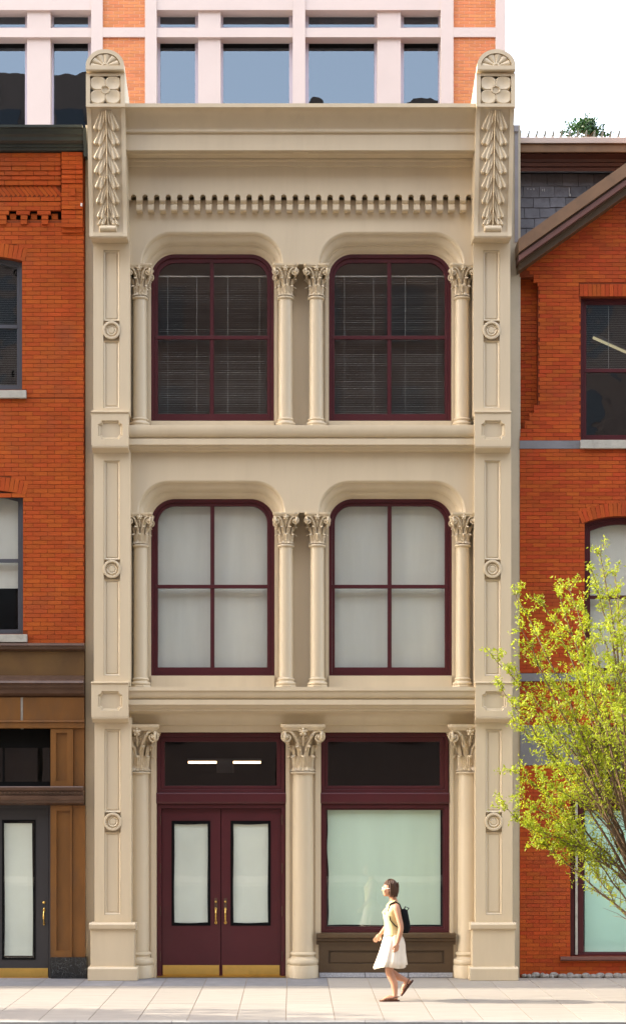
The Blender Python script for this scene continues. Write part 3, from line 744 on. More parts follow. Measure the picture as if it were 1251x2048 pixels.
def column(px, py_t, py_capb, py_base_t, py_bot, yc, rs, ha, big):
    cx = X(px,yc); col_z0 = 0.004 if big else Z(py_bot,yc-.1)
    zt, zcb = Z(py_t,yc-rs), Z(py_capb,yc-rs); zbt = Z(py_base_t,yc-rs)
    m = MB()
    prof = []
    for k in range(9):
        t=k/8; prof.append((rs*(1.06-.06*t**1.6), zbt+(zcb-zbt-.05)*t))
    # astragal
    prof += [(rs*1.02,zcb-.05),(rs*1.20,zcb-.042),(rs*1.26,zcb-.028),(rs*1.20,zcb-.014),(rs*1.04,zcb-.008),(rs*1.0,zcb)]
    m.lathe(cx,yc,prof,36)
    c = part('column', m, CR, cb, smooth=True, angle=40)
    m = MB(); hb = zbt-col_z0
    if big:
        pr=[(rs*1.07,zbt+.0),(rs*1.12,zbt-.004),(rs*1.28,zbt-.02),(rs*1.30,zbt-.04),(rs*1.20,zbt-.056),(rs*1.16,zbt-.075),(rs*1.22,zbt-.095),(rs*1.26,zbt-.10),
            (rs*1.48,zbt-.115),(rs*1.56,zbt-.15),(rs*1.54,zbt-.18),(rs*1.44,zbt-.2),(rs*1.44,zbt-.212)]
        m.lathe(cx,yc,pr[::-1],40)
        n=24; m.lathe(cx,yc,[(rs*1.54,col_z0),(rs*1.57,zbt-.225),(rs*1.54,zbt-.212)],n)
    else:
        pr=[(rs*1.07,zbt),(rs*1.14,zbt-.006),(rs*1.28,zbt-.018),(rs*1.28,zbt-.03),(rs*1.16,zbt-.045),(rs*1.2,zbt-.06),(rs*1.45,zbt-.072),(rs*1.50,zbt-.092),(rs*1.42,zbt-.112),(rs*1.3,zbt-.118)]
        m.lathe(cx,yc,pr[::-1],32)
        n=8; vs=[]
        r8=rs*1.62; zt8=zbt-.118
        for z in (col_z0,zt8):
            for k in range(8):
                a=math.pi/8+k*math.pi/4; vs.append((cx+r8*math.cos(a),yc+r8*math.sin(a),z))
        m.add(vs,[(k,(k+1)%8,(k+1)%8+8,k+8) for k in range(8)]+[tuple(range(8))[::-1],tuple(range(8,16))])
    part('column_base', m, CR, c, smooth=True, angle=35)
    key=(round(zt-zcb,2),big)
    if key not in CAPS:
        mm = capital(0,0,0,zt-zcb,rs,ha,big)
        me = mesh_from(mm,'capital',True,False,60); me.materials.append(M['cream_wood']); CAPS[key]=me
    inst('capital', CAPS[key], c, (cx,yc,zcb))
for px in (280,570.5,632,923): column(px,529.5,590,834,854,.235,.103,.20,False)
for px in (281,571.5,634,924.5): column(px,1026.5,1087,1355,1374,.235,.103,.20,False)
for px in (277,605.5,936): column(px,1450,1542,1905,1960,.385,.155,.347,True)

# top: band, dentils, cornice --------------------------------------
yb_ = 0.0
m = MB()
nd = 30; sx0, pitch = 267.0, 23.1
slots = [sx0 + pitch*k for k in range(nd)]       # slot centres
rslot = 5.4
xs = [252]
for s_ in slots:
    if s_+rslot>948: continue
    xs += [s_-rslot*math.cos(math.pi*k/8) for k in range(9)]
xs = sorted(x for x in xs if x<948)+[955]
def slot_fn(x):
    px = XV + x*F/D
    zb = Z(399,0)
    for s_ in slots:
        if abs(px-s_) < rslot: zb = Z(393.5-math.sqrt(rslot**2-(px-s_)**2),0)
    return [(zb, Z(332,0))]
strip_wall(m, [X(p,0) for p in xs], slot_fn, yb_, .1195)
part('frieze_band', m, CR, cb, merge=False)
den = MB()
w2 = X(592,0)-X(585,0)
zc = Z(399,0)
pf = [(0.0,zc),(.0,Z(400,0)),(.02,Z(404,.02)),(.045,Z(408,.045)),(.0,Z(409.5,0)),(-.012,Z(410,0)),(-.012,Z(419,0)),(.0,Z(421,0)),(.1185,Z(421,0)),(.1185,zc)]
den.prism_x(pf,-w2*.86,w2*.86)
dz = zc
dme = mesh_from(den,'dentil',center=(0,0,dz)); dme.materials.append(CR)
dl = [s_+pitch/2 for s_ in slots if s_+pitch/2<944]
for dpx in dl: inst('dentil', dme, cb, (X(dpx,0),0,dz))
c1 = [(.0,334),(-.03,331),(-.04,323),(-.075,320),(-.08,316.5)]
ZS = Z(315.5,-.08)
crown = [(y,Z(p,y)) for y,p in c1] + [(-.08,ZS),(-.34,ZS)] + [(-.34,ZS+.012),(-.36,ZS+.012)] + [(y,Z(p,y)) for y,p in [(-.36,266.5),(-.385,265),(-.40,262),(-.395,259),(-.38,257.5)]]
for k in range(11):
    t=k/10; yy=-.38-.22*(t**1.6 if t<.55 else t**1.6); pp=256-40*t+3*math.sin(t*math.pi*2)
    crown.append((yy,Z(pp,yy)))
crown += [(-.61,Z(214.5,-.61)),(-.63,Z(213.5,-.63)),(-.63,Z(206,-.63)),(.5,Z(206,-.63)-.01),(.5,Z(334,0))]
m = MB(); m.prism_x(crown, bx_l-.01, bx_r+.0); part('cornice', m, CR, cb, smooth=True, angle=22)
for (a,b) in ((262,586),(616,944)):
    m = MB(); m.box(X(a,-.2),X(b,-.2),-.30,-.13,ZS-.012,ZS-.001); part('soffit_panel', m, CR, cb)

# consoles -----------------------------------------------------------
curve = [(215,-.66),(226,-.615),(240,-.575),(256,-.535),(275,-.505),(300,-.485),(325,-.468),(350,-.44),(375,-.405),(400,-.36),(420,-.325),(438,-.305),(452,-.30),(464,-.305),(472,-.31)]
def cY(z):
    pts = [(Z(p,y),y) for p,y in curve]
    if z >= pts[0][0]: return pts[0][1]
    for (za,ya),(zb,yb2) in zip(pts[:-1],pts[1:]):
        if zb <= z <= za: t=(z-zb)/(za-zb); return yb2+(ya-yb2)*t
    return pts[-1][1]
def acanthus(u, v):
    """u -1..1, v 0 (top)..1 (bottom); relief height 0..1"""
    au = abs(u); h = 0.0
    n = 8
    for i in range(n):
        v0 = -0.10 + i*0.122; Lf = .262 if i < 7 else .2
        wd_ = (.90 if i < 4 else .90-.045*(i-3))
        t = (v-v0)/Lf
        if t <= 0.02 or t > 1.02: continue
        reach = wd_*min(1,t/.86)**1.05 + .02
        s_ = (au-.05)/max(.02,reach-.05)
        if s_ < -.15 or s_ > 1.12: continue
        rib = .5+.5*math.cos(2*math.pi*(3.0*s_**.85 if s_ > 0 else 0)+2.6)
        edge = 1.02 - .07*(1-rib)
        tend = .995 - .055*(1-rib) - .20*max(0,s_-.45)**1.5 - .34*sst(.34,.05,s_)
        mk = sst(0,.07,edge-s_)*sst(-.14,.02,s_)*sst(0,.035,tend-t)
        hh_ = mk*(.10+.82*sst(.05,.95,t))*(.62+.38*rib)
        if hh_ > h: h = hh_
    # shallow ground between stem and leaves
    stem = math.exp(-(au/.035)**2)*(.75+.2*math.sin(v*40))*1.0 + .35*math.exp(-(au/.09)**2)
    h = max(h, min(1,stem)*(1-.0*v))
    # base cup
    if v > .93: 
        t=(v-.93)/.07
        cup = sst(0,.08,.62-au)*math.sin(min(1,max(0,t))*math.pi)**.6
        h = max(h*(1-sst(0,.4,t)), cup*.95)
    return h
def console(pxc):
    cx = X(pxc,-.70); hw = .2845
    z_bot = Z(472,-.31); z_top = Z(215,-.66)
    # body: curved bracket
    prof_ = [(cY(z_top-(z_top-z_bot)*k/40)+.022, z_top-(z_top-z_bot)*k/40) for k in range(41)]
    poly = prof_ + [(-.02,Z(484,0)),(0.36,Z(484,0)),(0.36,z_top)]
    m = MB(); m.prism_x(poly, cx-hw+.004, cx+hw-.004)
    co = part('console', m, CR, cb, smooth=True, angle=30)
    # raised border
    fw = .062
    for s in (-1,1):
        m = MB(); a,b = (cx+s*hw, cx+s*(hw-fw)); a,b=min(a,b),max(a,b)
        pf = [(cY(z)-.004, z) for _,z in prof_]; pb = [(y+.05,z) for y,z in pf[::-1]]
        m.prism_x(pf+pb, a, b); part('border', m, CR, co, smooth=True, angle=30)
    m = MB(); m.prism_x([(cY(z_bot)-.004,z_bot+.003),(cY(z_bot)-.004,z_bot+.058),(cY(z_bot)+.05,z_bot+.058),(cY(z_bot)+.05,z_bot+.003)], cx-hw+fw, cx+hw-fw)
    part('border', m, CR, co)
    m = MB(); m.prism_x([(-.312,z_bot+.0),(-.305,z_bot-.015),(-.27,z_bot-.028),(-.06,Z(482,-.06)),(0.0,Z(484,0)),(.0,z_bot)], cx-hw+.006,cx+hw-.006); part('console_foot', m, CR, co)
    # acanthus relief
    iw = hw-fw+.002; zt = z_top-.035; zb2 = z_bot+.06
    m = MB()
    def P(u,v):
        z = zt+(zb2-zt)*v; h = acanthus(u*2-1, v)
        return (cx+(u*2-1)*iw, cY(z)+.024-.068*h, z)
    m.grid(P, 80, 300)
    part('acanthus_leaf', m, M['cream_wood'], co, smooth=True, angle=70, merge=False)
    # flower block
    zf0, zf1 = Z(213.5,-.70), Z(146,-.70)
    m = MB()
    m.box(cx-hw-.003,cx+hw+.003,-.655,.30,z_top,zf0)
    outer=[(cx-hw-.003,z_top+.0),(cx+hw+.003,z_top),(cx+hw+.003,zf1),(cx-hw-.003,zf1)]
    fx=hw-.058; zc_=(zf0+zf1)/2+.01; fz=(zf1-zf0)/2-.045
    inner=[(cx-fx,zc_-fz),(cx+fx,zc_-fz),(cx+fx,zc_+fz),(cx-fx,zc_+fz)]
    m.loft([[(x,-.655,z) for x,z in outer],[(x,-.70,z) for x,z in outer],[(x,-.70,z) for x,z in inner],[(x,-.672,z) for x,z in inner]],closed=True)
    m.add([(x,-.672,z) for x,z in inner],[(0,1,2,3)])
    part('flower_block', m, CR, co)
    m = MB()
    def Pf(u,v):
        a,b=u*2-1,v*2-1; r=math.hypot(a,b); h=0
        pu,pv=abs(a)-.5,abs(b)-.5
        rr=math.hypot(pu,pv)
        q_=(abs(pu)**2.6+abs(pv)**2.6)**(1/2.6)
        petal = sst(.515,.46,q_)
        dish = .25+.75*min(1,(rr/.50)**1.6)
        cut = sst(0.0,.035,min(abs(a),abs(b)))
        h = petal*dish*(.45+.55*cut)*.8
        if r<.34:
            ringh = math.exp(-((r-.27)/.04)**2)*1.2
            h = max(h*sst(.29,.33,r), ringh, .25 if r<.25 else 0)
        e=min(1-abs(a),1-abs(b)); h*=sst(0,.03,e)
        return (cx+a*(fx-.002), -.672-.026*h, zc_+b*(fz-.002))
    m.grid(Pf,64,64); part('flower', m, M['cream_wood'], co, smooth=True, angle=70, merge=False)
    # fan head
    zb3 = Z(137.5,-.76); rad_x=.283; rad_z=Z(97.5,-.76)-zb3
    def arcp(k,fx_=1.0,n=28): 
        a=math.pi*k/n; return (cx+rad_x*fx_*math.cos(a), zb3+rad_z*(1-(1-fx_)*.9)*math.sin(a) if fx_<1 else zb3+rad_z*math.sin(a))
    base_h=.055
    o_=[(cx+rad_x,zb3)]+[(cx+rad_x*math.cos(math.pi*k/28),zb3+base_h+(rad_z-base_h)*math.sin(math.pi*k/28)) for k in range(29)]+[(cx-rad_x,zb3)]
    ir=rad_x-.058; iz=rad_z-base_h-.058; zi=zb3+base_h
    i_=[(cx+ir,zi)]+[(cx+ir*math.cos(math.pi*k/28),zi+iz*math.sin(math.pi*k/28)) for k in range(29)]+[(cx-ir,zi)]
    m = MB(); m.loft([[(x,-.60,z) for x,z in o_],[(x,-.76,z) for x,z in o_],[(x,-.76,z) for x,z in i_],[(x,-.725,z) for x,z in i_]],closed=True)
    m.add([(x,-.725,z) for x,z in i_],[tuple(range(len(i_)))]); m.add([(x,-.60,z) for x,z in o_],[tuple(range(len(o_)))])
    m.box(cx-rad_x,cx+rad_x,-.756,-.6,zb3-.012,zb3+.0)
    fh = part('fan_head', m, CR, co, smooth=True, angle=35)
    m = MB()
    def Pn(u,v):
        a=math.pi*u; r=v
        rb = abs(math.cos(a*5.5*1.0))**.5 if True else 0
        w_=abs(math.sin(a*5.5)); h=.25+.75*w_**.6
        h*=sst(.12,.25,r)*sst(1.0,.93,r)*(.6+.4*r)
        if r<.26: h=max(h,.9*sst(.26,.20,r)-(.35 if r<.12 else 0))
        return (cx+ir*.995*r*math.cos(a), -.725-.028*h, zi+.003+iz*.985*r*math.sin(a))
    m.grid(Pn,110,24); part('fan', m, M['cream_wood'], co, smooth=True, angle=70, merge=False)
    # body behind the head, falling away to the roof
    m = MB(); m.prism_x([(-.60,zf1-.002),(-.60,zb3+base_h),(1.25,Z(205,-.6)-.05),(1.25,z_top-.02),(.36,z_top-.02),(-.60,z_top+.004)], cx-hw+.001,cx+hw-.001)
    part('console_back', m, M['cream_side'], co)
console(210.5); console(991)

# ---------------- ground floor joinery
BG = M['burgundy']
m = MB()
# cream reveals behind the columns
for (a,b) in ((255,313),(571,641.5),(898.5,952)):
    m = MB(); m.pbox(a,1460,b,1961,.40,.52); part('pier', m, CR, cb)
for (a,b) in ((302,312),(572.5,579),(630,640.5),(900,906)):
    m = MB(); m.pbox(a,1466,b,1958,.375,.3995); part('jamb_casing', m, CR, cb)
def rect(a,b,c,d): return [(a,d),(a,b),(c,b),(c,d)]
def frame(px, yf, yb, name, mat, parent, bevel=.004, smooth=False):
    m = MB(); m.ring(rect(*px[0]), rect(*px[1]), yf, yb); return part(name, m, mat, parent, bevel=bevel)
def transom(x0,x1,g0,g1):
    t = frame(((x0,1466,x1,1587),(x0+7,1474,x1-7,1579)), .43, .52, 'transom_window', BG, cb)
    frame(((x0+7.3,1474.3,x1-7.3,1578.7),(g0,1484,g1,1572)), .455,.515,'sash_frame',BG,t)
    m = MB(); m.pbox(g0-2,1482,g1+2,1574,.495,.50); part('pane', m, M['glass'], t)
    return t
tr1 = transom(314,569,329,553); tr2 = transom(642,896,655,879)
for (a,b) in ((312.5,571),(640.5,898)):
    m = MB(); m.prism_x([(.40,Z(1586,.4)),(.39,Z(1588,.39)),(.39,Z(1604,.39)),(.40,Z(1607,.4)),(.415,Z(1609,.415)),(.52,Z(1609,.415)),(.52,Z(1586,.4))], X(a,.39), X(b,.39)); part('transom_bar', m, BG, cb)
# double doors
frame(((314,1609.5,570,1962),(322,1617,562.5,1958)), .44,.54,'door_frame',BG,cb)
m = MB(); m.box(X(314,.4),X(570,.4),.38,.60,0.002,.018); part('threshold', m, M['brass'], cb)
def door(x0,x1,g0,g1,hx,hinge):
    m = MB(); ZB = Z(1954,.50)
    y0,y1 = .50,.545
    xa,xb = X(x0,y0),X(x1,y0); zt=Z(1617.5,y0)
    ga,gb = X(g0-4,y0),X(g1+4,y0); gt,gb_=Z(1642,y0),Z(1852,y0)
    m.loft([[(x,y1,z) for x,z in ((xa,ZB),(xb,ZB),(xb,zt),(xa,zt))],[(x,y0,z) for x,z in ((xa,ZB),(xb,ZB),(xb,zt),(xa,zt))],
            [(x,y0,z) for x,z in ((ga,gb_),(gb,gb_),(gb,gt),(ga,gt))],[(x,y1,z) for x,z in ((ga,gb_),(gb,gb_),(gb,gt),(ga,gt))]],closed=True)
    d = part('door', m, BG, cb)
    m = MB(); m.ring(rect(g0-4,1642,g1+4,1852),rect(g0+.3,1647.5,g1-.3,1847.5),.493,.515); part('glazing_gasket', m, M['black'], d)
    m = MB(); m.pbox(g0-2,1644,g1+2,1850,.52,.526); part('pane', m, M['glass'], d)
    m = MB()
    a0,a1,b0,b1 = X(g0+1.5,.53),X(g1-1.5,.53),Z(1846,.53),Z(1649,.53)
    m.grid(lambda u,v:(a0+(a1-a0)*u+.004*math.sin(v*7+x0),.532+.002*math.sin(v*11),b0+(b1-b0)*v+.006*math.sin(u*5+x0)),8,14)
    part('paper_cover', m, M['paper'], d, smooth=True)
    m = MB(); m.pbox(g0-3,1643,g1+3,1851,.56,.57); part('dark_backing', m, M['black'], d)
    m = MB()
    m.pbox(x0+2.5,1931,x1-3,1952,.495,.4995); m.pbox(x0+2.5,1952,x1-3,1955,.488,.4995)
    part('kick_plate', m, M['brass'], d, bevel=.001)
    for hy in (1640,1737,1823,1913):
        m = MB(); xx=X(hinge,.43); m.lathe(xx,.435,[(.006,Z(hy+10,.43)),(.006,Z(hy-10,.43))],8); part('hinge', m, M['bronze_dark'], d)
    # handle: plate, deadbolt, grip, thumb latch
    hx_ = X(hx,.49)
    m = MB(); m.box(hx_-.024,hx_+.024,.490,.4995,Z(1819,.49),Z(1797,.49)); h = part('handle', m, M['bronze_dark'], d, bevel=.008)
    m = MB(); m.ellipsoid((hx_,.478,Z(1804,.49)),(.016,.012,.016),10,6); part('deadbolt', m, M['brass'], d, smooth=True)
    m = MB(); za,zb = Z(1819,.49),Z(1846,.49)
    pts=[(hx_,.492,za),(hx_,.455,za-.012),(hx_,.438,(za+zb)/2),(hx_,.455,zb+.012),(hx_,.492,zb)]
    pts2=[]; rr=[]
    for i in range(17):
        t=i/16; z=za+(zb-za)*t; y=.492-.052*math.sin(t*math.pi)**.6; pts2.append((hx_,y,z)); rr.append(.009+.005*abs(math.cos(t*math.pi*4)))
    m.tube(pts2,rr,8); m.ellipsoid((hx_,.492,za),(.02,.006,.024),8,6); m.ellipsoid((hx_,.492,zb),(.02,.006,.026),8,6)
    part('grip', m, M['brass'], d, smooth=True)
door(323,441,347,416.5,431.5,320.5); door(442.4,562,465,537,450.5,564)
# display window
dw = frame(((641,1609.5,898,1868),(650,1617,888,1858)), .44,.53,'display_window',BG,cb)
frame(((650.3,1617.3,887.7,1857.7),(653,1620.5,885,1854)), .47,.525,'sash_frame',BG,dw)
m = MB(); m.pbox(651,1619,887,1856,.50,.506); part('pane', m, M['glass'], dw)
m = MB(); a0,a1,b0,b1 = X(655.5,.53),X(880,.53),Z(1850.5,.53),Z(1619,.53)
m.grid(lambda u,v:(a0+(a1-a0)*u+(.010*math.sin(v*6)+.006*math.sin(v*17)) * (1 if u<.05 else 0),.534+.003*math.sin(u*13+v*2),b0+(b1-b0)*v+(.005*math.sin(u*9) if v<.05 else 0)),24,24)
part('paper_cover', m, M['paper_green'], dw, smooth=True)
m = MB(); m.pbox(648,1615,890,1860,.58,.60); part('dark_backing', m, M['black'], dw)
# bulkhead
BK = M['bulk']
m = MB()
m.prism_x([(.30,Z(1868,.3)),(.275,Z(1869,.28)),(.27,Z(1876,.27)),(.30,Z(1878,.3)),(.31,Z(1883,.31)),(.34,Z(1885,.34)),(.34,Z(1890,.34)),(.53,Z(1890,.34)),(.53,Z(1866,.3))], X(632,.28),X(911,.28))
bk = part('bulkhead_ledge', m, BK, cb)
m = MB(); m.ring(rect(637,1889,906,1946),rect(656,1902,888,1928),.35,.53); m.pbox(655,1900,889,1930,.385,.529)
m.pbox(660,1905,884,1926,.372,.3849)
part('bulkhead', m, BK, cb, bevel=.004)
for k,(a,b) in enumerate(((638,729),(730,816),(817,905))):
    m = MB(); yf=.33; m.box(X(a,yf),X(b,yf)-.004,yf,.53,.003,Z(1946.3,.35)); part('plinth_stone', m, M['granite'], cb, bevel=.003)

# ================================================================== LEFT BRICK BUILDING
YL = 0.25
lb = thing('brick_building', 'orange-red brick building at the left edge with grey framed windows over a brown shopfront', 'building', (X(60,YL), YL, 0))
LX0, LX1 = X(-150,YL), X(168.5,YL)
ztL = Z(303,YL); zbL = Z(1287,YL)
def seg_arch(l, r, spring, rise):
    c=(l+r)/2; hw=(r-l)/2
    def f(px):
        u=(px-c)/hw
        if abs(u)>=1: return None
        return spring-rise*(1-u*u)
    return f
LW = [(-92,44,522,9,779),(-90,46,990,9,1268)]
fL = [seg_arch(l,r,s,ri) for l,r,s,ri,b in LW]
def lwall(x):
    px = XV + x*F/(D+YL+.008)
    iv=[]; z=zbL
    holes=[]
    for f,(l,r,s,ri,b) in zip(fL,LW):
        y=f(px)
        if y is not None: holes.append((Z(b,YL),Z(y,YL)))
    holes.sort(); lo=zbL
    for a,b in holes: iv.append((lo,a)); lo=b
    iv.append((lo,Z(440,YL))); return iv
xs = sorted(set([-150,168.5]+[l+(r-l)*k/14 for l,r,*_ in LW for k in range(15)]))
m = MB(); strip_wall(m,[X(p,YL+.008) for p in xs],lwall,YL+.008,YL+.30); part('wall', m, M['mortar_l'], lb, merge=False)
m = MB(); m.box(LX0,LX1,YL+.14,YL+.302,Z(440,YL)+.001,Z(250,YL)); part('wall', m, M['gap'], lb)  # backing coloured near-black to give the corbel notches their shade
m = MB(); m.box(X(122.5,YL),LX1,YL+.05,YL+.139,Z(440,YL)+.001,Z(305,YL)); part('wall', m, M['mortar_l'], lb)
# bricks
CH = .0665
def holesL(zl,zh):
    out=[]; zm=(zl+zh)/2
    for f,(l,r,s,ri,b) in zip(fL,LW):
        zt_=Z(s-ri,YL)
        if zh > Z(b+16,YL) and zl < Z(b,YL): out.append((X(l-9,YL),X(r+9,YL)))        # sill
        elif zl >= Z(b,YL)-.02 and zh <= Z(s,YL)+.01: out.append((X(l,YL),X(r,YL)))
        elif zm > Z(s,YL)-.0 and zm < Z(s-ri-31,YL):
            # arch ring zone
            top=s-30; 
            pyc = YH-(zm-H)*F/(D+YL)
            k = (pyc-(s-ri-31))/( (s-22)-(s-ri-31) )
            half=(r-l)/2+9; c=(l+r)/2
            hw = half*math.sqrt(min(1,max(0,k))) if k<1 else (r-l)/2+max(2,9*(s-pyc)/22)
            out.append((X(c-hw,YL),X(c+hw,YL)))
    return out
zfield_top = Z(445,YL)
br = courses(LX0,X(168,YL),zbL,Z(797,YL),YL,.222,CH,holes=holesL)
br += courses(LX0,X(168,YL),Z(795,YL),zfield_top,YL,.222,CH,holes=holesL)
# arch bricks
def arch_bricks(l,r,spring,rise,depth_px,n,y,hgt=.05):
    out=[]; c=(l+r)/2; hw=(r-l)/2
    Rr=(hw*hw+rise*rise)/(2*rise); a0=math.asin(hw/Rr); cy=spring-rise+Rr
    for k in range(n):
        a=-a0*1.06+(2*a0*1.06)*(k+.5)/n; rm=Rr+depth_px/2
        px=c+rm*math.sin(a); py=cy-rm*math.cos(a)
        wpx=(2*a0*1.06)/n*rm
        s_=(D+y)/F
        out.append((X(px,y)-wpx*s_/2+.003,X(px,y)+wpx*s_/2-.003,Z(py,y)-depth_px*s_/2,Z(py,y)+depth_px*s_/2,y,y+hgt,a))
    return out
for l,r,s,ri,b in LW: br += arch_bricks(l-1,r+1,s-1,ri,27,17,YL-.001)
# upper decorated zone
def row(px0,px1,p_top,p_bot,y,clen=.222,off=0,ch_n=1):
    return courses(X(px0,y),X(px1,y),Z(p_bot,y),Z(p_top,y),y,clen,(Z(p_top,y)-Z(p_bot,y))/ch_n,stag=.5) if not off else courses(X(px0,y)-off,X(px1,y),Z(p_bot,y),Z(p_top,y),y,clen,(Z(p_top,y)-Z(p_bot,y))/ch_n)
xp = 122.5
br += row(-150,xp-.5,305,331,YL-.095,ch_n=3)
for k,(a,b,yy) in enumerate(((331.5,340.5,-.08),(341,350,-.065),(350.5,359,-.05),(359.5,369.5,-.035))):
    br += row(-150,xp-.5,a,b,YL+yy,off=.11*(k%2))
# herringbone-like diagonal course
for k in range(26):
    px = xp-8-k*9.4
    if px < -140: break
    y=YL-.006; s_=(D+y)/F
    cxp,cyp=px,381.5
    br.append((X(cxp,y)-.100,X(cxp,y)+.100,Z(cyp,y)-.0235,Z(cyp,y)+.0235,y,y+.05,R(50)))
br += row(-150,xp-.5,393.5,402,YL-.022)
br += row(-150,xp-.5,403,420.5,YL-.012,ch_n=2)
# corbel teeth
for k in range(8):
    c0 = xp-41.7*k
    # tooth below, two bricks, and notch
    br += row(c0-90,c0-62,420.6,428.5,YL-.012) if False else []
    nx0,nx1 = c0-21,c0-7            # notch
    if k==0: nx1=c0-1
    br += row(c0-7-41.7,nx0,420.6,429.0,YL-.012)
    br += row(nx0-19,nx0-5,429.6,438.8,YL-.020,clen=.3)
    br += row(nx0-19,nx0-5,439.2,448,YL-.028,clen=.3)
    br += row(nx0+1,nx0+14.5,426.5,438.8,YL+.035,clen=.3)
br += row(-150,168,439,445.5,YL+.012)
# pier
for (a,b,yy,n) in ((303,337.5,-.13,4),(338,347.5,-.115,1),(348,357,-.10,1),(357.5,366,-.085,1),(367,418,-.07,6),(419,428.5,-.055,1),(429,454,-.065,3),(454.5,464.5,-.03,1)):
    br += row(xp,165.5,a,b,YL+yy,ch_n=n)
    m = MB(); m.pbox(xp+1,a+1,165,b-1,YL+yy+.008,YL+.06); part('pier_core', m, M['mortar_l'], lb)
br += row(141,151,377,391,YL-.085,clen=.3)
for b in br: pass
lay(lb, br, M['brick_l'], 'brick')
for (p0,p1,yy) in ((305,331,-.087),(331.5,369.5,-.02),(370,402,.0),(402,421,-.004)):
    m = MB(); m.pbox(-150,p0+1,xp-1,p1-1,YL+yy,YL+.07); part('wall', m, M['mortar_l'], lb)
m = MB(); m.box(X(161,YL-.1),X(164.5,YL-.1),YL-.10,YL-.07,Z(416,YL),Z(410,YL)); part('small_lamp_sensor', m, M['white'], lb, bevel=.005)
# dark cornice
dc = [(y,Z(p,y)) for y,p in ((-.02+.17,303.5),(.10,300),(.09,295),(.06,293.5),(.055,288),(.02,286),(-.03,280),(-.04,273),(-.05,271.5),(-.08,268),(-.085,262),(-.10,257),(-.14,254.5),(-.17,253.5),(-.175,248.5))]
dc += [(.5,Z(247,-.175)),(.5,Z(303.5,.15))]
m = MB(); m.prism_x(dc, X(-1400,0), X(165.5,-.1)); part('cornice', m, M['darkcornice'], lb, smooth=True, angle=20)
m = MB(); m.prism_x([(.24,Z(318,.2)),(.0,Z(312,0)),(-.02,Z(296,0)),(-.12,Z(262,-.1)),(-.13,Z(256,-.1)),(.24,Z(256,.2))], X(165.8,-.1), X(172.5,-.1)); part('cornice_end', m, M['darkcornice'], lb)
# body of the building, also beyond the frame
m = MB(); m.box(-34, LX0-.001, YL, 9, 0, Z(303.5,YL)); part('far_wall', m, M['brickpat'], lb)
m = MB(); m.box(LX0, LX1-.02, 1.6, 9, 0, Z(303.5,YL)); part('rear_wall', m, M['insidedark'], lb)
m = MB(); m.box(-34, LX1, YL+.31, 9, Z(303.5,YL)+.001, Z(303.5,YL)+.2); part('roof', m, M['lead'], lb)
m = MB(); m.box(LX1-.16,LX1-.001,YL+.304,9,0,ztL); part('party_wall', m, M['mortar_l'], lb)
# dark strip painted in for the shadow in the gap between the buildings
m = MB(); m.box(LX1+.001, X(171.5,.34), YL+.12, YL+.3, 0, Z(300,YL)); part('gap_shadow_strip', m, M['gap'], lb)
def left_window(wd, rail, style):
    l,r,s,ri,b = wd
    def ol(d, dt, db):
        pts=[(l+d,b-db)]
        for k in range(15):
            u=-1+2*k/14; px=l+d+(r-l-2*d)*k/14
            pts.append((px, s+dt-ri*(1-u*u)))
        pts.append((r-d,b-db)); return pts
    y=YL+.10
    m = MB(); m.ring(ol(0,0,0),ol(5,7,3),y,y+.08); wn = part('window', m, M['greyframe'], lb)
    m = MB(); m.ring(ol(5.2,7.2,3.2),ol(10,13,9),y+.025,y+.075); part('sash_frame', m, M['greyframe'], wn)
    m = MB(); m.pbox(l+9,rail-4,r-9,rail+3,y+.02,y+.07); part('meeting_rail', m, M['greyframe'], wn)
    for (t,bb) in ((s-ri+6,rail),(rail,b-5)):
        m = MB(); m.pbox(l+8,t,r-8,bb,y+.05,y+.055); part('pane', m, M['glass_old'] if style=='a' else M['glass'], wn)
    if style=='a':
        m = MB(); z=Z(s+8,y); x0,x1=X(l+6,y),X(r-6,y)
        while z>Z(b-4,y):
            m.add([(x0,y+.10,z-.004),(x1,y+.10,z-.004),(x1,y+.122,z+.004),(x0,y+.122,z+.004)],[(0,1,2,3)]); z-=.028
        part('venetian_blind', m, M['blind'], wn, recalc=False, merge=False)
    else:
        m = MB(); m.pbox(l+4,s-ri,r-4,1177,y+.13,y+.135); part('roller_shade', m, M['shade'], wn)
    m = MB(); m.pbox(l-8,b+1,r+8,b+16.5,YL-.05,YL+.12); part('stone_sill', m, M['stone'], wn, bevel=.006)
left_window(LW[0],653,'a'); left_window(LW[1],1122,'b')
# shopfront
BZ, BD = M['bronze'], M['bronze_dark']
XL_ = -150
ys = YL-.02
m = MB(); m.prism_x([(y,Z(p,y)) for y,p in ((.25,1286),(.10,1287),(.09,1291),(.12,1293),(.14,1298),(.19,1302),(.25,1303))], X(XL_,.1), X(168,.1)); part('shop_cornice', m, BD, lb, smooth=True, angle=25)
m = MB(); m.pbox(XL_,1303,168,1353,.20,.30); part('fascia_board', m, M['bulk2'], lb)
m = MB(); m.prism_x([(y,Z(p,y)) for y,p in ((.25,1351),(.14,1352),(.13,1360),(.10,1362),(.08,1366),(.11,1369),(.12,1375),(.15,1379),(.16,1387),(.20,1391),(.25,1395))], X(XL_,.1), X(167,.1)); part('shop_cornice', m, BD, lb, smooth=True, angle=25)
for (a,b) in ((XL_,41),(46,168)):
    m = MB(); m.pbox(a,1395,b,1441,.21,.30); part('fascia_board', m, BZ, lb)
m = MB(); m.pbox(41.3,1395,45.7,1458,.222,.30); part('fascia_joint', m, M['stone'], lb)
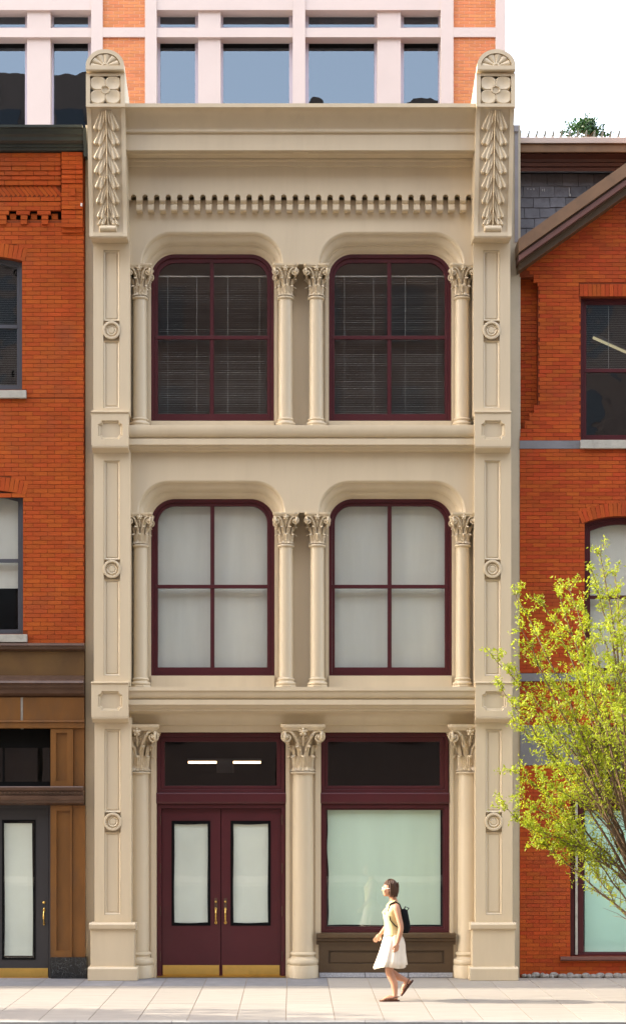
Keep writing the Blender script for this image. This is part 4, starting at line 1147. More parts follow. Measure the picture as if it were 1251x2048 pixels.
m = MB(); m.prism_x([(y,Z(p,y)) for y,p in ((.30,1441),(.185,1441),(.18,1444),(.20,1445),(.20,1456),(.22,1457.5),(.30,1457.5))], X(XL_,.18), X(168,.18)); part('lintel_board', m, BZ, lb)
def panelled(px0,py0,px1,py1,q0,r0,q1,r1,y,name,mat,parent):
    m = MB(); m.ring(rect(px0,py0,px1,py1),rect(q0,r0,q1,r1),y,y+.12); m.pbox(q0-.5,r0-.5,q1+.5,r1+.5,y+.03,y+.119); return part(name,m,mat,parent)
panelled(101,1458,146.5,1574,112,1466,134,1562,.22,'shop_pilaster',BZ,lb)
m = MB(); m.pbox(147.5,1458,168,1574,.245,.34); part('shop_pilaster', m, BZ, lb)
m = MB(); m.prism_x([(y,Z(p,y)) for y,p in ((.34,1573),(.12,1573),(.11,1575),(.12,1581),(.15,1583),(.17,1590),(.13,1594),(.13,1600),(.15,1601),(.17,1606),(.22,1610),(.34,1611))], X(XL_,.12), X(166,.12)); sc_ = part('shop_cornice', m, BD, lb, smooth=True, angle=25)
for k in range(22):
    px=-8+k*8.2
    if px<160: m_=None
dm = MB(); dm.box(-.012,.012,-.01,.01,-.012,.012); dme2 = mesh_from(dm,'dentil'); dme2.materials.append(BD)
for k in range(20): inst('dentil', dme2, sc_, (X(2+k*8.2,.13),.138,Z(1585.5,.138)))
panelled(101,1611,144,1915,113,1622,140,1902,.23,'shop_pilaster',BZ,lb)
m = MB(); m.pbox(144.8,1611,170,1915,.25,.34); part('shop_pilaster', m, BZ, lb)
# marble base
mm_, nt_, out_ = newmat('black_marble'); bb_ = N(nt_,'ShaderNodeBsdfPrincipled'); nt_.links.new(bb_.outputs[0], out_.inputs[0]); bb_.inputs['Roughness'].default_value=.25
v_=N(nt_,'ShaderNodeTexVoronoi'); v_.feature='DISTANCE_TO_EDGE'; v_.inputs['Scale'].default_value=7
g_=N(nt_,'ShaderNodeNewGeometry'); nn_=N(nt_,'ShaderNodeTexNoise'); nn_.inputs['Scale'].default_value=5; nt_.links.new(g_.outputs['Position'],nn_.inputs['Vector'])
ad_=N(nt_,'ShaderNodeVectorMath',operation='ADD'); nt_.links.new(g_.outputs['Position'],ad_.inputs[0]); nt_.links.new(nn_.outputs['Color'],ad_.inputs[1]); nt_.links.new(ad_.outputs[0],v_.inputs['Vector'])
cr_=N(nt_,'ShaderNodeValToRGB'); cr_.color_ramp.elements[0].color=(.10,.11,.11,1); cr_.color_ramp.elements[1].position=.03; cr_.color_ramp.elements[1].color=(.012,.013,.014,1); nt_.links.new(v_.outputs[0],cr_.inputs[0]); nt_.links.new(cr_.outputs[0],bb_.inputs['Base Color'])
M['marble']=mm_
m = MB(); m.box(X(101.5,.19),X(173.3,.19),.19,.345,.003,Z(1915.5,.19)); part('marble_plinth', m, M['marble'], lb, bevel=.003)
# transom and door
m = MB(); m.ring(rect(XL_,1458,100.5,1573),rect(XL_+6,1496,99.8,1564),.42,.5); tw = part('transom_window', m, M['black'], lb)
m = MB(); m.pbox(XL_+5,1494,100,1566,.47,.476); part('pane', m, M['glass'], tw)
m = MB(); m.pbox(5,1494,8.5,1566,.44,.469); part('glazing_bar', m, M['black'], tw)
m = MB(); m.pbox(XL_,1450,100.8,1618,.9,.95); part('dark_backing', m, M['insidedark'], lb)
m = MB(); m.pbox(XL_,1445,-20,1990,.5,.55); part('shop_wall', m, M['doorgrey'], lb)
DG = M['doorgrey']
m = MB(); m.ring(rect(-40,1611,101,1966),rect(-32,1618,97.5,1962),.33,.45); part('door_frame', m, DG, lb)
y0,y1=.38,.43
m = MB()
xa,xb=X(-31.5,y0),X(97,y0); ZB=.02; zt=Z(1618.5,y0); ga,gb=X(4,y0),X(71,y0); gt,gb_=Z(1640,y0),Z(1920,y0)
m.loft([[(x,y1,z) for x,z in ((xa,ZB),(xb,ZB),(xb,zt),(xa,zt))],[(x,y0,z) for x,z in ((xa,ZB),(xb,ZB),(xb,zt),(xa,zt))],
        [(x,y0,z) for x,z in ((ga,gb_),(gb,gb_),(gb,gt),(ga,gt))],[(x,y1,z) for x,z in ((ga,gb_),(gb,gb_),(gb,gt),(ga,gt))]],closed=True)
ld = part('door', m, DG, lb)
m = MB(); m.ring(rect(4,1640,71,1920),rect(6.5,1643,68.5,1917),.372,.42); part('glazing_gasket', m, M['black'], ld)
m = MB(); m.pbox(5,1641,70,1919,.40,.405); part('pane', m, M['glass'], ld)
m = MB(); a0,a1,b0,b1=X(9,.41),X(65,.41),Z(1912,.41),Z(1647,.41)
m.grid(lambda u,v:(a0+(a1-a0)*u+.006*math.sin(v*5),.412+.002*math.sin(v*11),b0+(b1-b0)*v),6,12); part('paper_cover', m, M['paper'], ld, smooth=True)
m = MB(); m.pbox(3,1638,72,1922,.44,.45); part('dark_backing', m, M['black'], ld)
m = MB(); m.pbox(-30,1937,96,1957,.372,.3795); part('kick_plate', m, M['brass'], ld, bevel=.002)
hx_=X(88,.37)
m = MB(); m.ellipsoid((hx_,.375,Z(1806,.37)),(.022,.012,.022),12,6); part('deadbolt', m, M['brass'], ld, smooth=True)
m = MB(); pts2=[];rr=[]; za,zb=Z(1822,.37),Z(1848,.37)
for i in range(17):
    t=i/16; pts2.append((hx_,.375-.05*math.sin(t*math.pi)**.6,za+(zb-za)*t)); rr.append(.008+.006*abs(math.cos(t*math.pi*2)))
m.tube(pts2,rr,8); m.ellipsoid((hx_,.375,za+.01),(.02,.01,.035),8,6); m.ellipsoid((hx_,.375,zb),(.018,.01,.028),8,6); part('grip', m, M['brass'], ld, smooth=True)

# ================================================================== RIGHT BRICK BUILDING
YR = 0.35
rb = thing('brick_building', 'deep red brick building at the right edge with gable, slate roof and maroon window frames', 'building', (X(1150,YR), YR, 0))
RX0, RX1 = X(1038.5,YR), X(1420,YR)
slope_t = (477-325)/(1251-1036.6); 
def rake_py(px, lower): return (540.5-(px-1033)*.693) if lower else (479-(px-1034)*.709)
RW = [(1160.5,1300,593,0,879), (1168.5,1308,1046,13,1345)]
fR = [seg_arch(l,r,s,max(ri,.001)) for l,r,s,ri,b in RW]
DWIN = (1140,1330,1600,1913)     # shop window incl. frame
STORE = (1165,1420,1455,1600)
zrec0, zrec1 = Z(872,YR), Z(553,YR)
def rwall(x):
    px = XV + x*F/(D+YR+.008)
    holes=[]
    for f,(l,r,s,ri,b) in zip(fR,RW):
        y=f(px)
        if y is not None: holes.append((Z(b,YR),Z(y,YR)))
    if DWIN[0]<px<DWIN[1]: holes.append((Z(DWIN[3],YR),Z(1600,YR)))
    if STORE[0]<px<STORE[1]: holes.append((Z(1600,YR)-.001,Z(1455,YR)))
    holes.sort(); mer=[]
    for a,b in holes:
        if mer and a<=mer[-1][1]: mer[-1]=(mer[-1][0],max(b,mer[-1][1]))
        else: mer.append((a,b))
    lo=0.0; iv=[]
    for a,b in mer: iv.append((lo,a)); lo=b
    iv.append((lo,Z(max(335,rake_py(px,True)-30),YR)))
    if px < 1075:   # recess beside the party wall
        iv2=[]
        for a,b in iv:
            if a<zrec0<b: iv2.append((a,zrec0)); iv2.append((zrec1,b) if b>zrec1 else (b,b))
            else: iv2.append((a,b))
        iv=iv2
    return iv
xs = sorted(set([1038.5,1075,1140,1330,1165,1420,1480]+[l+(r-l)*k/14 for l,r,*_ in RW for k in range(15)]+list(range(1080,1420,30))))
m = MB(); strip_wall(m,[X(p,YR+.008) for p in xs],rwall,YR+.008,YR+.30); part('wall', m, M['mortar_r'], rb, merge=False)
m = MB(); m.box(RX0+.001,X(1078,YR),YR+.158,YR+.299,zrec0-.05,zrec1+.05); part('wall', m, M['mortar_r'], rb)
CR_ = .0612; BLr=.205
steps_b = [(1068,813,822),(1059,829,837),(1052,845,853),(1045,861,870)]
def xlimR(zl,zh):
    zm=(zl+zh)/2; py=YH-(zm-H)*F/(D+YR)
    left=1038.5
    if py<536: left=max(left,1033+(540.5-py)/.693-4)
    if 536<=py<572: left = 1050+8*math.floor((py-536)/8.2)+0
    if 572<=py<813: left=1075.5
    elif 813<=py<873: left=1075.5-9.0*(1+math.floor((py-813)/15.6))
    return (X(left,YR), X(1420,YR))
def holesR(zl,zh):
    out=[]; zm=(zl+zh)/2; py=YH-(zm-H)*F/(D+YR)
    if 879.5<py<897.5: out.append((X(1030,YR),X(1420,YR)))
    if 593<=py<880: out.append((X(1160.5,YR),X(1420,YR)))
    if 567<=py<593: out.append((X(1157,YR),X(1420,YR)))
    if 1346<py<1363: out.append((X(1030,YR),X(1420,YR)))
    l,r,s,ri,b=RW[1]
    if s<=py<1346: out.append((X(l,YR),X(r,YR)))
    elif s-ri-27<py<s:
        k=(py-(s-ri-27))/(ri+8); half=(r-l)/2+10; hw=half*math.sqrt(min(1,max(0,k))) if k<1 else half
        c=(l+r)/2; out.append((X(c-hw,YR),X(c+hw,YR)))
    if 1450<py<1531: out.append((X(1030,YR),X(1160,YR)))
    if 1450<=py<1604: out.append((X(1160,YR),X(1420,YR)))
    if 1600<=py<1922: out.append((X(1140,YR),X(1420,YR)))
    if py>1950: out.append((X(1030,YR),X(1420,YR)))
    return out
br = courses(X(1038.5,YR),X(1420,YR),Z(1950,YR),Z(1531,YR),YR,BLr,CR_,holes=holesR,joint=.006,xlim=xlimR)
br += courses(X(1038.5,YR),X(1420,YR),Z(1531,YR),Z(1363,YR),YR,BLr,CR_,holes=holesR,joint=.006,xlim=xlimR)
br += courses(X(1038.5,YR),X(1420,YR),Z(1346,YR),Z(897.5,YR),YR,BLr,CR_,holes=holesR,joint=.006,xlim=xlimR)
br += courses(X(1038.5,YR),X(1420,YR),Z(881,YR),Z(335,YR),YR,BLr,CR_,holes=holesR,joint=.006,xlim=xlimR)
br += arch_bricks(1167,1309.5,1045,13,26,19,YR-.001)
# soldier course over the upper window
y=YR-.001
for k in range(34):
    a=X(1158,y)+k*.066
    br.append((a+.003,a+.063,Z(592,y),Z(568,y),y,y+.05))
rec = courses(X(1038.5,YR),X(1077,YR+.15),Z(874,YR),Z(548,YR),YR+.15,BLr,CR_,joint=.007)
lay(rb, br, M['brick_r'], 'brick', 290)
lay(rb, rec, M['brick_r'], 'brick', 8)
# stone bands
m = MB(); m.pbox(1038.5,881,1159.5,897,YR-.006,YR+.05); part('stone_band', m, M['bluestone'], rb)
m = MB(); m.pbox(1038.5,1347,1420,1362.5,YR-.03,YR+.05); part('stone_band', m, M['bluestone'], rb)
m = MB(); m.pbox(1039,1451,1160,1531,YR-.01,YR+.06); part('stone_lintel', m, M['bluestone'], rb, bevel=.004)
m = MB()
x=RX0+.03
random.seed(4)
while x < RX1:
    w_=random.uniform(.06,.16); h_=random.uniform(.05,.085); m.ellipsoid((x+w_/2,YR-.0+random.uniform(0,.03),h_*.55),(w_*.56,.06,h_*.6),8,5); x+=w_*.9
    m.ellipsoid((x+w_/2,YR+.01,.02),(w_*.56,.07,.04),8,5)
part('rubble_footing', m, M['rough'], rb, kind='stuff', merge=False)
# windows
def right_window(wd, rail, style):
    l,r,s,ri,b = wd
    def ol(d, dt, db):
        pts=[(l+d,b-db)]
        for k in range(15):
            u=-1+2*k/14; px=l+d+(r-l-2*d)*k/14
            pts.append((px, s+dt-ri*(1-u*u)))
        pts.append((r-d,b-db)); return pts
    y=YR+.10; dk=M['burgundy'] if style=='a' else M['burgundy']
    m = MB(); m.ring(ol(0,0,0),ol(5,7,3),y,y+.08); wn = part('window', m, dk, rb)
    m = MB(); m.ring(ol(5.2,7.2,3.2),ol(11,16,9),y+.03,y+.078); part('sash_frame', m, dk, wn)
    m = MB(); m.pbox(l+9,rail-4,r-9,rail+3,y+.02,y+.07); part('meeting_rail', m, dk, wn)
    for (t,bb) in ((s-ri+6,rail),(rail,b-5)):
        m = MB(); m.pbox(l+8,t,r-8,bb,y+.05,y+.055); part('pane', m, M['glass_old'] if style=='a' else M['glass'], wn)
    if style=='a':
        m = MB(); z=Z(s+14,y); x0,x1=X(l+6,y),X(r-6,y)
        while z>Z(rail,y):
            m.add([(x0,y+.10,z-.004),(x1,y+.10,z-.004),(x1,y+.122,z+.004),(x0,y+.122,z+.004)],[(0,1,2,3)]); z-=.028
        xx=X(1216,y+.1); m.box(xx-.003,xx+.003,y+.094,y+.098,Z(rail,y),Z(s+14,y))
        part('venetian_blind', m, M['blind'], wn, recalc=False, merge=False)
        m = MB(); m.pbox(l,b+.5,1420,b+17.5,YR-.05,YR+.12); part('stone_sill', m, M['stone'], wn, bevel=.006)
    else:
        m = MB(); m.pbox(l+4,s-ri,r-4,b,y+.13,y+.135); part('roller_shade', m, M['shade'], wn)
right_window(RW[0],741,'a'); right_window(RW[1],1195,'b')
# shop window behind the tree
y=YR+.06
m = MB(); m.ring(rect(1140,1600,1340,1915),rect(1148,1608,1332,1908),y,y+.1); sw_ = part('display_window', m, BG, rb, bevel=.004)
m = MB(); m.pbox(1150,1600,1154.5,1910,y-.035,y-.002); part('conduit', m, M['stone'], rb)
m = MB(); m.ring(rect(1155,1608.5,1331.5,1907.5),rect(1166,1618,1322,1905),y+.03,y+.095); part('sash_frame', m, BG, sw_, bevel=.003)
m = MB(); m.pbox(1165,1616,1323,1907,y+.07,y+.076); part('pane', m, M['glass'], sw_)
m = MB(); m.pbox(1168.5,1622,1320,1905,y+.10,y+.103); part('paper_cover', m, M['paper_mint'], sw_)
m = MB(); m.pbox(1160,1610,1330,1910,y+.13,y+.14); part('dark_backing', m, M['black'], sw_)
m = MB(); m.prism_x([(YR+.1,Z(1914,YR)),(YR-.08,Z(1914.5,YR-.08)),(YR-.08,Z(1920,YR-.08)),(YR-.02,Z(1923,YR-.02)),(YR+.1,Z(1923,YR-.02))], X(1121,YR-.08), RX1); part('window_sill', m, M['rakepink'], rb)
m = MB(); m.pbox(1165,1456,1420,1475,YR-.12,YR+.2); m.pbox(1167,1475,1420,1488,YR-.06,YR+.2); m.pbox(1169,1488,1420,1500,YR-.02,YR+.2); part('shop_cornice', m, BD, rb, bevel=.01)
m = MB(); m.ring(rect(1165,1500,1340,1600),rect(1172,1506,1332,1594),YR+.06,YR+.14); tt_ = part('transom_window', m, BD, rb)
m = MB(); m.pbox(1171,1505,1333,1595,YR+.10,YR+.105); part('pane', m, M['glass'], tt_)
for k in range(9):
    m = MB(); px=1172+k*17.5; m.pbox(px,1506,px+2,1594,YR+.085,YR+.098); part('glazing_bar', m, M['lead'], tt_)
for k in range(4):
    m = MB(); py=1524+k*18; m.pbox(1172,py,1332,py+2,YR+.07,YR+.084); part('glazing_bar', m, M['lead'], tt_)
# interior behind, body, roof
m = MB(); m.box(RX0+.02, RX1, 1.7, 9, 0, Z(343,1.0)); part('rear_wall', m, M['insidedark'], rb)
m = MB(); m.box(RX0, RX0+.15, YR+.31, 9, 0, Z(480,YR)); part('party_wall', m, M['mortar_r'], rb)
m = MB(); m.box(RX1+.001, 30, YR, 9, 0, Z(560,YR)); part('far_wall', m, M['brickpat'], rb)
for py in (905,1400):
    m = MB(); m.box(RX0+.16, RX1, YR+.32, 1.69, Z(py,YR)-.15, Z(py,YR)); part('floor_slab', m, M['inside'], rb)
# rake (raking cornice of the gable)
def rake(name, y0, y1, off0, off1, mat):
    """board whose top edge lies off0 and bottom edge off1 photo-px below the top line"""
    m = MB(); xa, xb = 1036.5, 1420
    pts=[]
    for px,o1 in ((xa,off0),(xb,off0),(xb,off1),(xa,off1)):
        py = rake_py(px,False)+o1; pts.append((X(px,y0),Z(py,y0)))
    m.prism_y(pts,y0,y1); return part(name, m, mat, rb)
rake('rake_board', -.04, .5, 0, 27, M['rake'])
rake('rake_board', .03, .5, 27.5, 33, M['bronze_dark'])
rake('rake_board', .00, .5, 33.3, 44, M['rakepink'])
rake('rake_board', .07, .5, 44.3, 48, M['bronze_dark'])
rake('rake_board', .12, .5, 48.3, 64, M['bulk'])
m = MB(); m.pbox(1027.5,250,1036,262,YR-.03,1.6); m.pbox(1028.5,262,1035.5,484,YR,1.6); part('lead_flashing', m, M['lead'], rb)
# mansard with slates
YS=0.95
def slate_y(z): return YS+ (z-Z(480,YS))*.12
m = MB(); za,zb=Z(520,YS),Z(338,YS)
m.prism_x([(slate_y(za)+.03,za),(slate_y(zb)+.03,zb),(1.6,zb),(1.6,za)], X(1036,YS), X(1420,YS)); part('roof_deck', m, M['black'], rb)
sm = MB(); sm.add([(-.5,-.5,-.5),(.5,-.5,-.5),(.5,.5,-.5),(-.5,.5,-.5),(-.5,.2,.5),(.5,.2,.5),(.5,.5,.5),(-.5,.5,.5)],[(0,1,5,4),(1,2,6,5),(2,3,7,6),(3,0,4,7),(4,5,6,7),(3,2,1,0)])
sme = mesh_from(sm,'slate'); sme.materials.append(M['slate'])
rp = [343.5,367.5,390.5,412,433.5,455.5,478,500]
for i,(a,b) in enumerate(zip(rp[:-1],rp[1:])):
    x = 1036-(0 if i%2==0 else 16)-random.uniform(0,3)
    while x < 1300:
        wpx = random.uniform(30.5,33.5)
        if x+wpx > 1036 and b < rake_py(max(x,1036),False)+26+22:
            x0,x1 = max(x,1036.3),x+wpx-.9
            if x1-x0>3:
                zz0,zz1=Z(b+random.uniform(-.6,.8),YS),Z(a-2,YS); zm=(zz0+zz1)/2
                inst('slate', sme, rb, ((X(x0,YS)+X(x1,YS))/2, slate_y(zm)+random.uniform(-.002,.002), zm), (X(x1,YS)-X(x0,YS), .05, zz1-zz0))
        x += wpx
for (px,py,wp,hp) in ((1056,372,1.2,4),(1062,374,2,2),(1068,372,1.5,5),(1085,374,1.2,5),(1089,373,1.4,7),(1139,371,1.2,18),(1140.5,384,2.8,6)):
    m = MB(); zz=Z(py+hp/2,YS); m.ellipsoid((X(px,YS),slate_y(zz)-.026,zz),(wp*.0045,.003,hp*.004),8,6); part('bird_dropping', m, M['deb'], rb)
# roof cornice
YC=.62
pr=[(y,Z(p,y)) for y,p in ((1.15,343.5),(.88,342),(.87,335),(.90,333.5),(.86,332),(.85,325.5),(.92,324),(.90,318),(.84,312),(.78,308),(.80,305),(.66,304),(.64,300),(.62,290),(.60,287))]
pr += [(1.3,Z(286,.6)),(1.3,Z(343.5,1.15))]
m = MB(); m.prism_x(pr, X(1035.5,.7), X(1420,.7)); part('eaves_cornice', m, M['rakepink'], rb, smooth=True, angle=20)
m = MB(); m.prism_x([(y,Z(p,y)) for y,p in ((.615,304),(.60,303),(.595,289),(.61,286.5))]+[(.64,Z(286.5,.61)),(.64,Z(304,.61))], X(1036,.6), X(1420,.6)); part('gutter_face', m, M['rake'], rb)
m = MB(); m.prism_x([(y,Z(p,y)) for y,p in ((.60,286),(.56,285),(.55,274),(.57,273.5))]+[(1.3,Z(273.5,.57)),(1.3,Z(286,.6))], X(1035.5,.56), X(1420,.56)); gt_ = part('gutter', m, M['gutter'], rb)
sp = MB(); hS=.125
def blade(y, w0, ht):
    return None
pts=[(-.030,0),(.016,0),(.024,.05),(.030,.09),(.030,hS),(.014,hS+.006),(-.004,.07)]
sp.prism_y(pts,-.012,.012); spm=mesh_from(sp,'roof_spike'); spm.materials.append(M['spike'])
for k in range(22): inst('roof_spike', spm, rb, (X(1038.5+k*16.4,.62),.62,Z(273.5,.57)-.004))

# shrub on the roof
def leaves(mb, pts, size, rng, aspect=.42, jitter=.03):
    for p in pts:
        p = Vector(p)+Vector((rng.gauss(0,jitter),rng.gauss(0,jitter),rng.gauss(0,jitter)))
        d = Vector((rng.gauss(0,1),rng.gauss(0,1),rng.gauss(0,1))).normalized(); s_=d.orthogonal().normalized()
        s_ = (Matrix.Rotation(rng.uniform(0,6.28),3,d) @ s_); L_=size*rng.uniform(.6,1.35); w_=L_*aspect/2
        nrm=d.cross(s_)*w_*.35
        mb.add([p, p+d*L_*.45+s_*w_+nrm, p+d*L_, p+d*L_*.45-s_*w_+nrm], [(0,1,2),(0,2,3)])
rng = random.Random(11)
sh = thing('roof_shrub', 'small dark green shrub growing on the roof above the slate mansard', 'shrub', (X(1176,.9),.9,Z(274,.9)))
m = MB(); bc=Vector((X(1176,.9),.9,Z(274,.9)))
tips=[]
for k in range(38):
    a=rng.uniform(0,6.28); el=rng.uniform(.12,1.45); L_=rng.uniform(.15,.31)*(1.0+.25*math.cos(el))
    tip=bc+Vector((math.cos(a)*math.cos(el)*L_*1.25,math.sin(a)*math.cos(el)*L_,math.sin(el)*L_*.95+.01)); mid=(bc+tip)/2+Vector((0,0,.03))
    m.tube([bc,mid,tip],[.006,.004,.002],5); tips+= [mid*(1-t)+tip*t for t in [rng.random() for _ in range(42)]]
part('stem', m, M['bark'], sh, merge=False)
m = MB(); leaves(m,[t for t in tips if t.z>bc.z+.02],.055,rng,.62,.03); part('foliage', m, M['leafdark'], sh, kind='stuff', merge=False, recalc=False)

# ================================================================== REAR OFFICE BUILDING
YB=10.0
ob = thing('office_building', 'tall pale stone office building with orange brick piers rising behind the cream facade', 'building', (X(500,YB), YB, 0))
CL=M['clad']
top=-420; botp=330
def vpost(a,b,yf,name='stone_pier'):
    m=MB(); m.pbox(a,top,b,botp,yf,YB+1.0); return part(name,m,CL,ob)
for (a,b) in ((182,205),(290,313),(585,610),(881,906),(990.5,1010)): vpost(a,b,YB)
vpost(-150,-38,YB)
for (a,b) in ((54,101),(396,441),(754,801)): 
    m=MB(); m.pbox(a,top,b,botp,YB+.09,YB+1.0); part('stone_mullion',m,CL,ob)
bays=[(-38,182),(313,585),(610,881)]
for (a,b) in bays:
    for (t,bb) in ((55,73.5),(-95,19)):
        m=MB(); m.pbox(a+.2,t,b-.2,bb,YB+.02,YB+1.0); part('stone_beam',m,CL,ob)
    m=MB(); m.pbox(a+.2,top,b-.2,-220,YB+.02,YB+1.0); part('stone_beam',m,CL,ob)
def office_win(x0,x1,fx0,fx1):
    for (t,b,g0,g1) in ((21,56,31,53.5),(76,botp-20,84,botp-30)):
        y=YB+.30
        m=MB(); m.ring(rect(fx0,t-6,fx1,b+6),rect(x0,g0,x1,g1),y,y+.1); wn=part('window',m,M['lavframe'],ob)
        m=MB(); m.pbox(x0-2,g0-1,x1+2,g1+1,y+.06,y+.066); part('pane',m,M['glass_tint'],wn)
        if t>60:
            m=MB(); m.pbox(x0-1,g0-1,x1+1,g0+10,y+.035,y+.055); part('head_shadow_strip',m,M['black'],wn)  # dark strip painted in for the recess shade at the window head
for a in ((-27,50,-38,55),(107,176,100,183),(320,390,312,397),(446,578,440,586),(617,748,609,755),(807,876,800,882)): office_win(*a)
m=MB(); m.box(X(-150,YB),X(1005,YB),YB+.8,YB+25,0,Z(top,YB)-.01); part('building_core',m,M['insidedark'],ob)
m=MB(); m.pbox(986,top,1009.9,botp,YB+1.01,YB+25); part('side_wall',m,CL,ob)
for (a,b) in ((205,290),(906,990.5)):
    m=MB(); m.pbox(a-.5,top,b+.5,botp,YB+.05,YB+.9); part('wall',m,M['mortar_b'],ob)
    m=MB(); m.pbox(a+.1,54,b-.1,73,YB+.0,YB+.06); part('stone_beam',m,CL,ob)
brs=[]
for (a,b) in ((205,290),(906,990.5)):
    y=YB+.043
    brs+=courses(X(a+.5,y),X(b-.5,y),Z(260,y),Z(73.5,y),y,.2225,.0705,joint=.011,jy=.0008,depth=.04)
    brs+=courses(X(a+.5,y),X(b-.5,y),Z(54,y),Z(-150,y),y,.2225,.0705,joint=.011,jy=.0008,depth=.04)
lay(ob,brs,M['brick_b'],'brick')

# ================================================================== OPPOSITE SIDE OF THE STREET (only seen reflected)
YO=-34.0
def opposite(x0,x1,h,label,depth=14,proud=0,pent=()):
    t=thing('opposite_building',label,'building',((x0+x1)/2,YO,0))
    m=MB(); m.box(x0,x1,YO-depth,YO-.3+proud,0,h); part('wall',m,M['oppwall'],t)
    for (a,b,c_) in pent:
        n_=8; m=MB(); m.prism_y([(a,h+.001),(b,h+.001)]+[(b+(a-b)*k/n_, h+c_*(.75+.25*math.sin(math.pi*k/n_))) for k in range(n_+1)],YO-5,YO-.6); part('roof_structure',m,M['oppwall'],t)
    wm=MB(); wm.box(-.7,.7,-.05,.05,-1.0,1.0); me=mesh_from(wm,'window'); me.materials.append(M['oppdark'])
    z=2.2
    while z<h-1.6:
        x=x0+1.4
        while x<x1-1:
            inst('window',me,t,(x,YO-.28+proud,z)); x+=3.0
        z+=3.6
    return t
opposite(-60,-9.2,37.3,'tall dark building across the street reflected in the upper left office windows')
opposite(-9,-.6,34.6,'dark flat roofed block across the street reflected low in the central office windows',pent=((-2.9,-.75,.75),))
opposite(-.4,9,35.6,'lower dark block across the street reflected right of centre in the office windows',pent=((.75,1.45,.8),(5.4,7.0,.7)))
opposite(9.2,55,35.2,'dark block across the street reflected in the right office windows')

# ================================================================== INTERIOR LIGHTS
def ceiling_light(name,label,px0,px1,py,y,mat,rot=0,box=None):
    t=thing(name,label,'ceiling light',(X((px0+px1)/2,y),y,Z(py,y)))
    m=MB(); x0,x1=X(px0,y),X(px1,y); z=Z(py,y)
    m.box(x0-.01,x1+.01,y-.01,y+.12,z+.022,z+.06); hs=part('housing',m,M['box'],t)
    if box:
        for a,b in ((x0,X(box[0],y)),(X(box[1],y),x1)):
            m=MB(); m.tube([(a,y+.03,z),(b,y+.03,z)],.019,8); part('tube',m,mat,t)
        m=MB(); m.box(X(box[0],y),X(box[1],y),y-.03,y+.1,z-.17,z+.02); part('control_box',m,M['box'],t)
    else:
        m=MB(); m.tube([(x0,y+.03,z),(x1,y+.03,z)],.022,8); part('tube',m,mat,t)
    if rot: t.rotation_euler=(0,rot,0)
    return t
ceiling_light('ceiling_light','lit fluorescent strip light glowing behind the glass over the burgundy double doors',376,521,1525,1.3,M['tube'],box=(433,466))
ceiling_light('ceiling_light','lit tilted strip light behind the blinds of the upper right brick building window',1182,1262,690,.9,M['tube2'],rot=R(24))

# ================================================================== TREES
def tree(label, base, tips, seed, leafsize=.05, per=26, trunk_r=.05, fork=1.55, dens=1.0):
    rng=random.Random(seed); t=thing('street_tree',label,'tree',base)
    b=Vector(base); tk=MB()
    fk=b+Vector((0,0,fork))
    tk.tube([b-Vector((0,0,.02)),b+Vector((.01,0,fork*.4)),b+Vector((-.01,.01,fork*.8)),fk],[trunk_r*1.35,trunk_r*1.05,trunk_r,trunk_r*.95],10)
    part('trunk',tk,M['bark'],t,smooth=True,base=True)
    br=MB(); lp=[]
    for tip in tips:
        tip=Vector(tip); d=tip-fk; L_=d.length
        st=fk+Vector((0,0,rng.uniform(-.55,.9)))+d*0.02
        if st.z>fk.z: st=fk+(Vector((d.x*.12,d.y*.12,rng.uniform(.1,.7))))
        ctrl=st+d*.42+Vector((0,0,L_*.10))+Vector((rng.gauss(0,.06),rng.gauss(0,.06),0))
        pts=[]; n=12
        for k in range(n+1):
            s_=k/n; p=st*(1-s_)**2+ctrl*2*s_*(1-s_)+tip*s_*s_
            pts.append(p+Vector((rng.gauss(0,.012),rng.gauss(0,.012),rng.gauss(0,.01))))
        r0=.008+.0038*L_
        br.tube(pts,[r0*(1-.85*k/n)+.0015 for k in range(n+1)],5)
        # side twigs
        for k in range(3,n+1):
            for q in range(3):
                s_=k/n
                dirn=(pts[k]-pts[k-1]).normalized()
                side=Vector((rng.gauss(0,1),rng.gauss(0,1),rng.gauss(.25,.8))).normalized()
                tl=rng.uniform(.14,.52)*(1.15-.55*s_)
                e=pts[k]+(dirn*.75+side*.75).normalized()*tl
                md=(pts[k]+e)/2+Vector((0,0,.02))
                br.tube([pts[k],md,e],[.0042,.003,.0014],4)
                nl=int(per*dens*max(0,(s_-.28)/.72)**.7*1.05*tl/.35)
                for _ in range(nl):
                    w_=rng.uniform(.15,1.05); lp.append((pts[k]+(e-pts[k])*w_)+Vector((0,0,.02*math.sin(w_*3.1))))
        for _ in range(int(per*1.2*dens)):
            w_=rng.uniform(.55,1.0)*n; i=min(n-1,int(w_)); lp.append(pts[i]+(pts[i+1]-pts[i])*(w_-i))
    part('branch',br,M['bark'],t,merge=False,smooth=True,recalc=False,kind='stuff')
    lf=MB(); leaves(lf,lp,leafsize,rng,.40,.022)
    part('crown',lf,M['leaf'],t,merge=False,recalc=False,kind='stuff')
    return t
YT=-3.55
def TP(px,py,dy): y=YT+dy; return (X(px,y),y,Z(py,y))
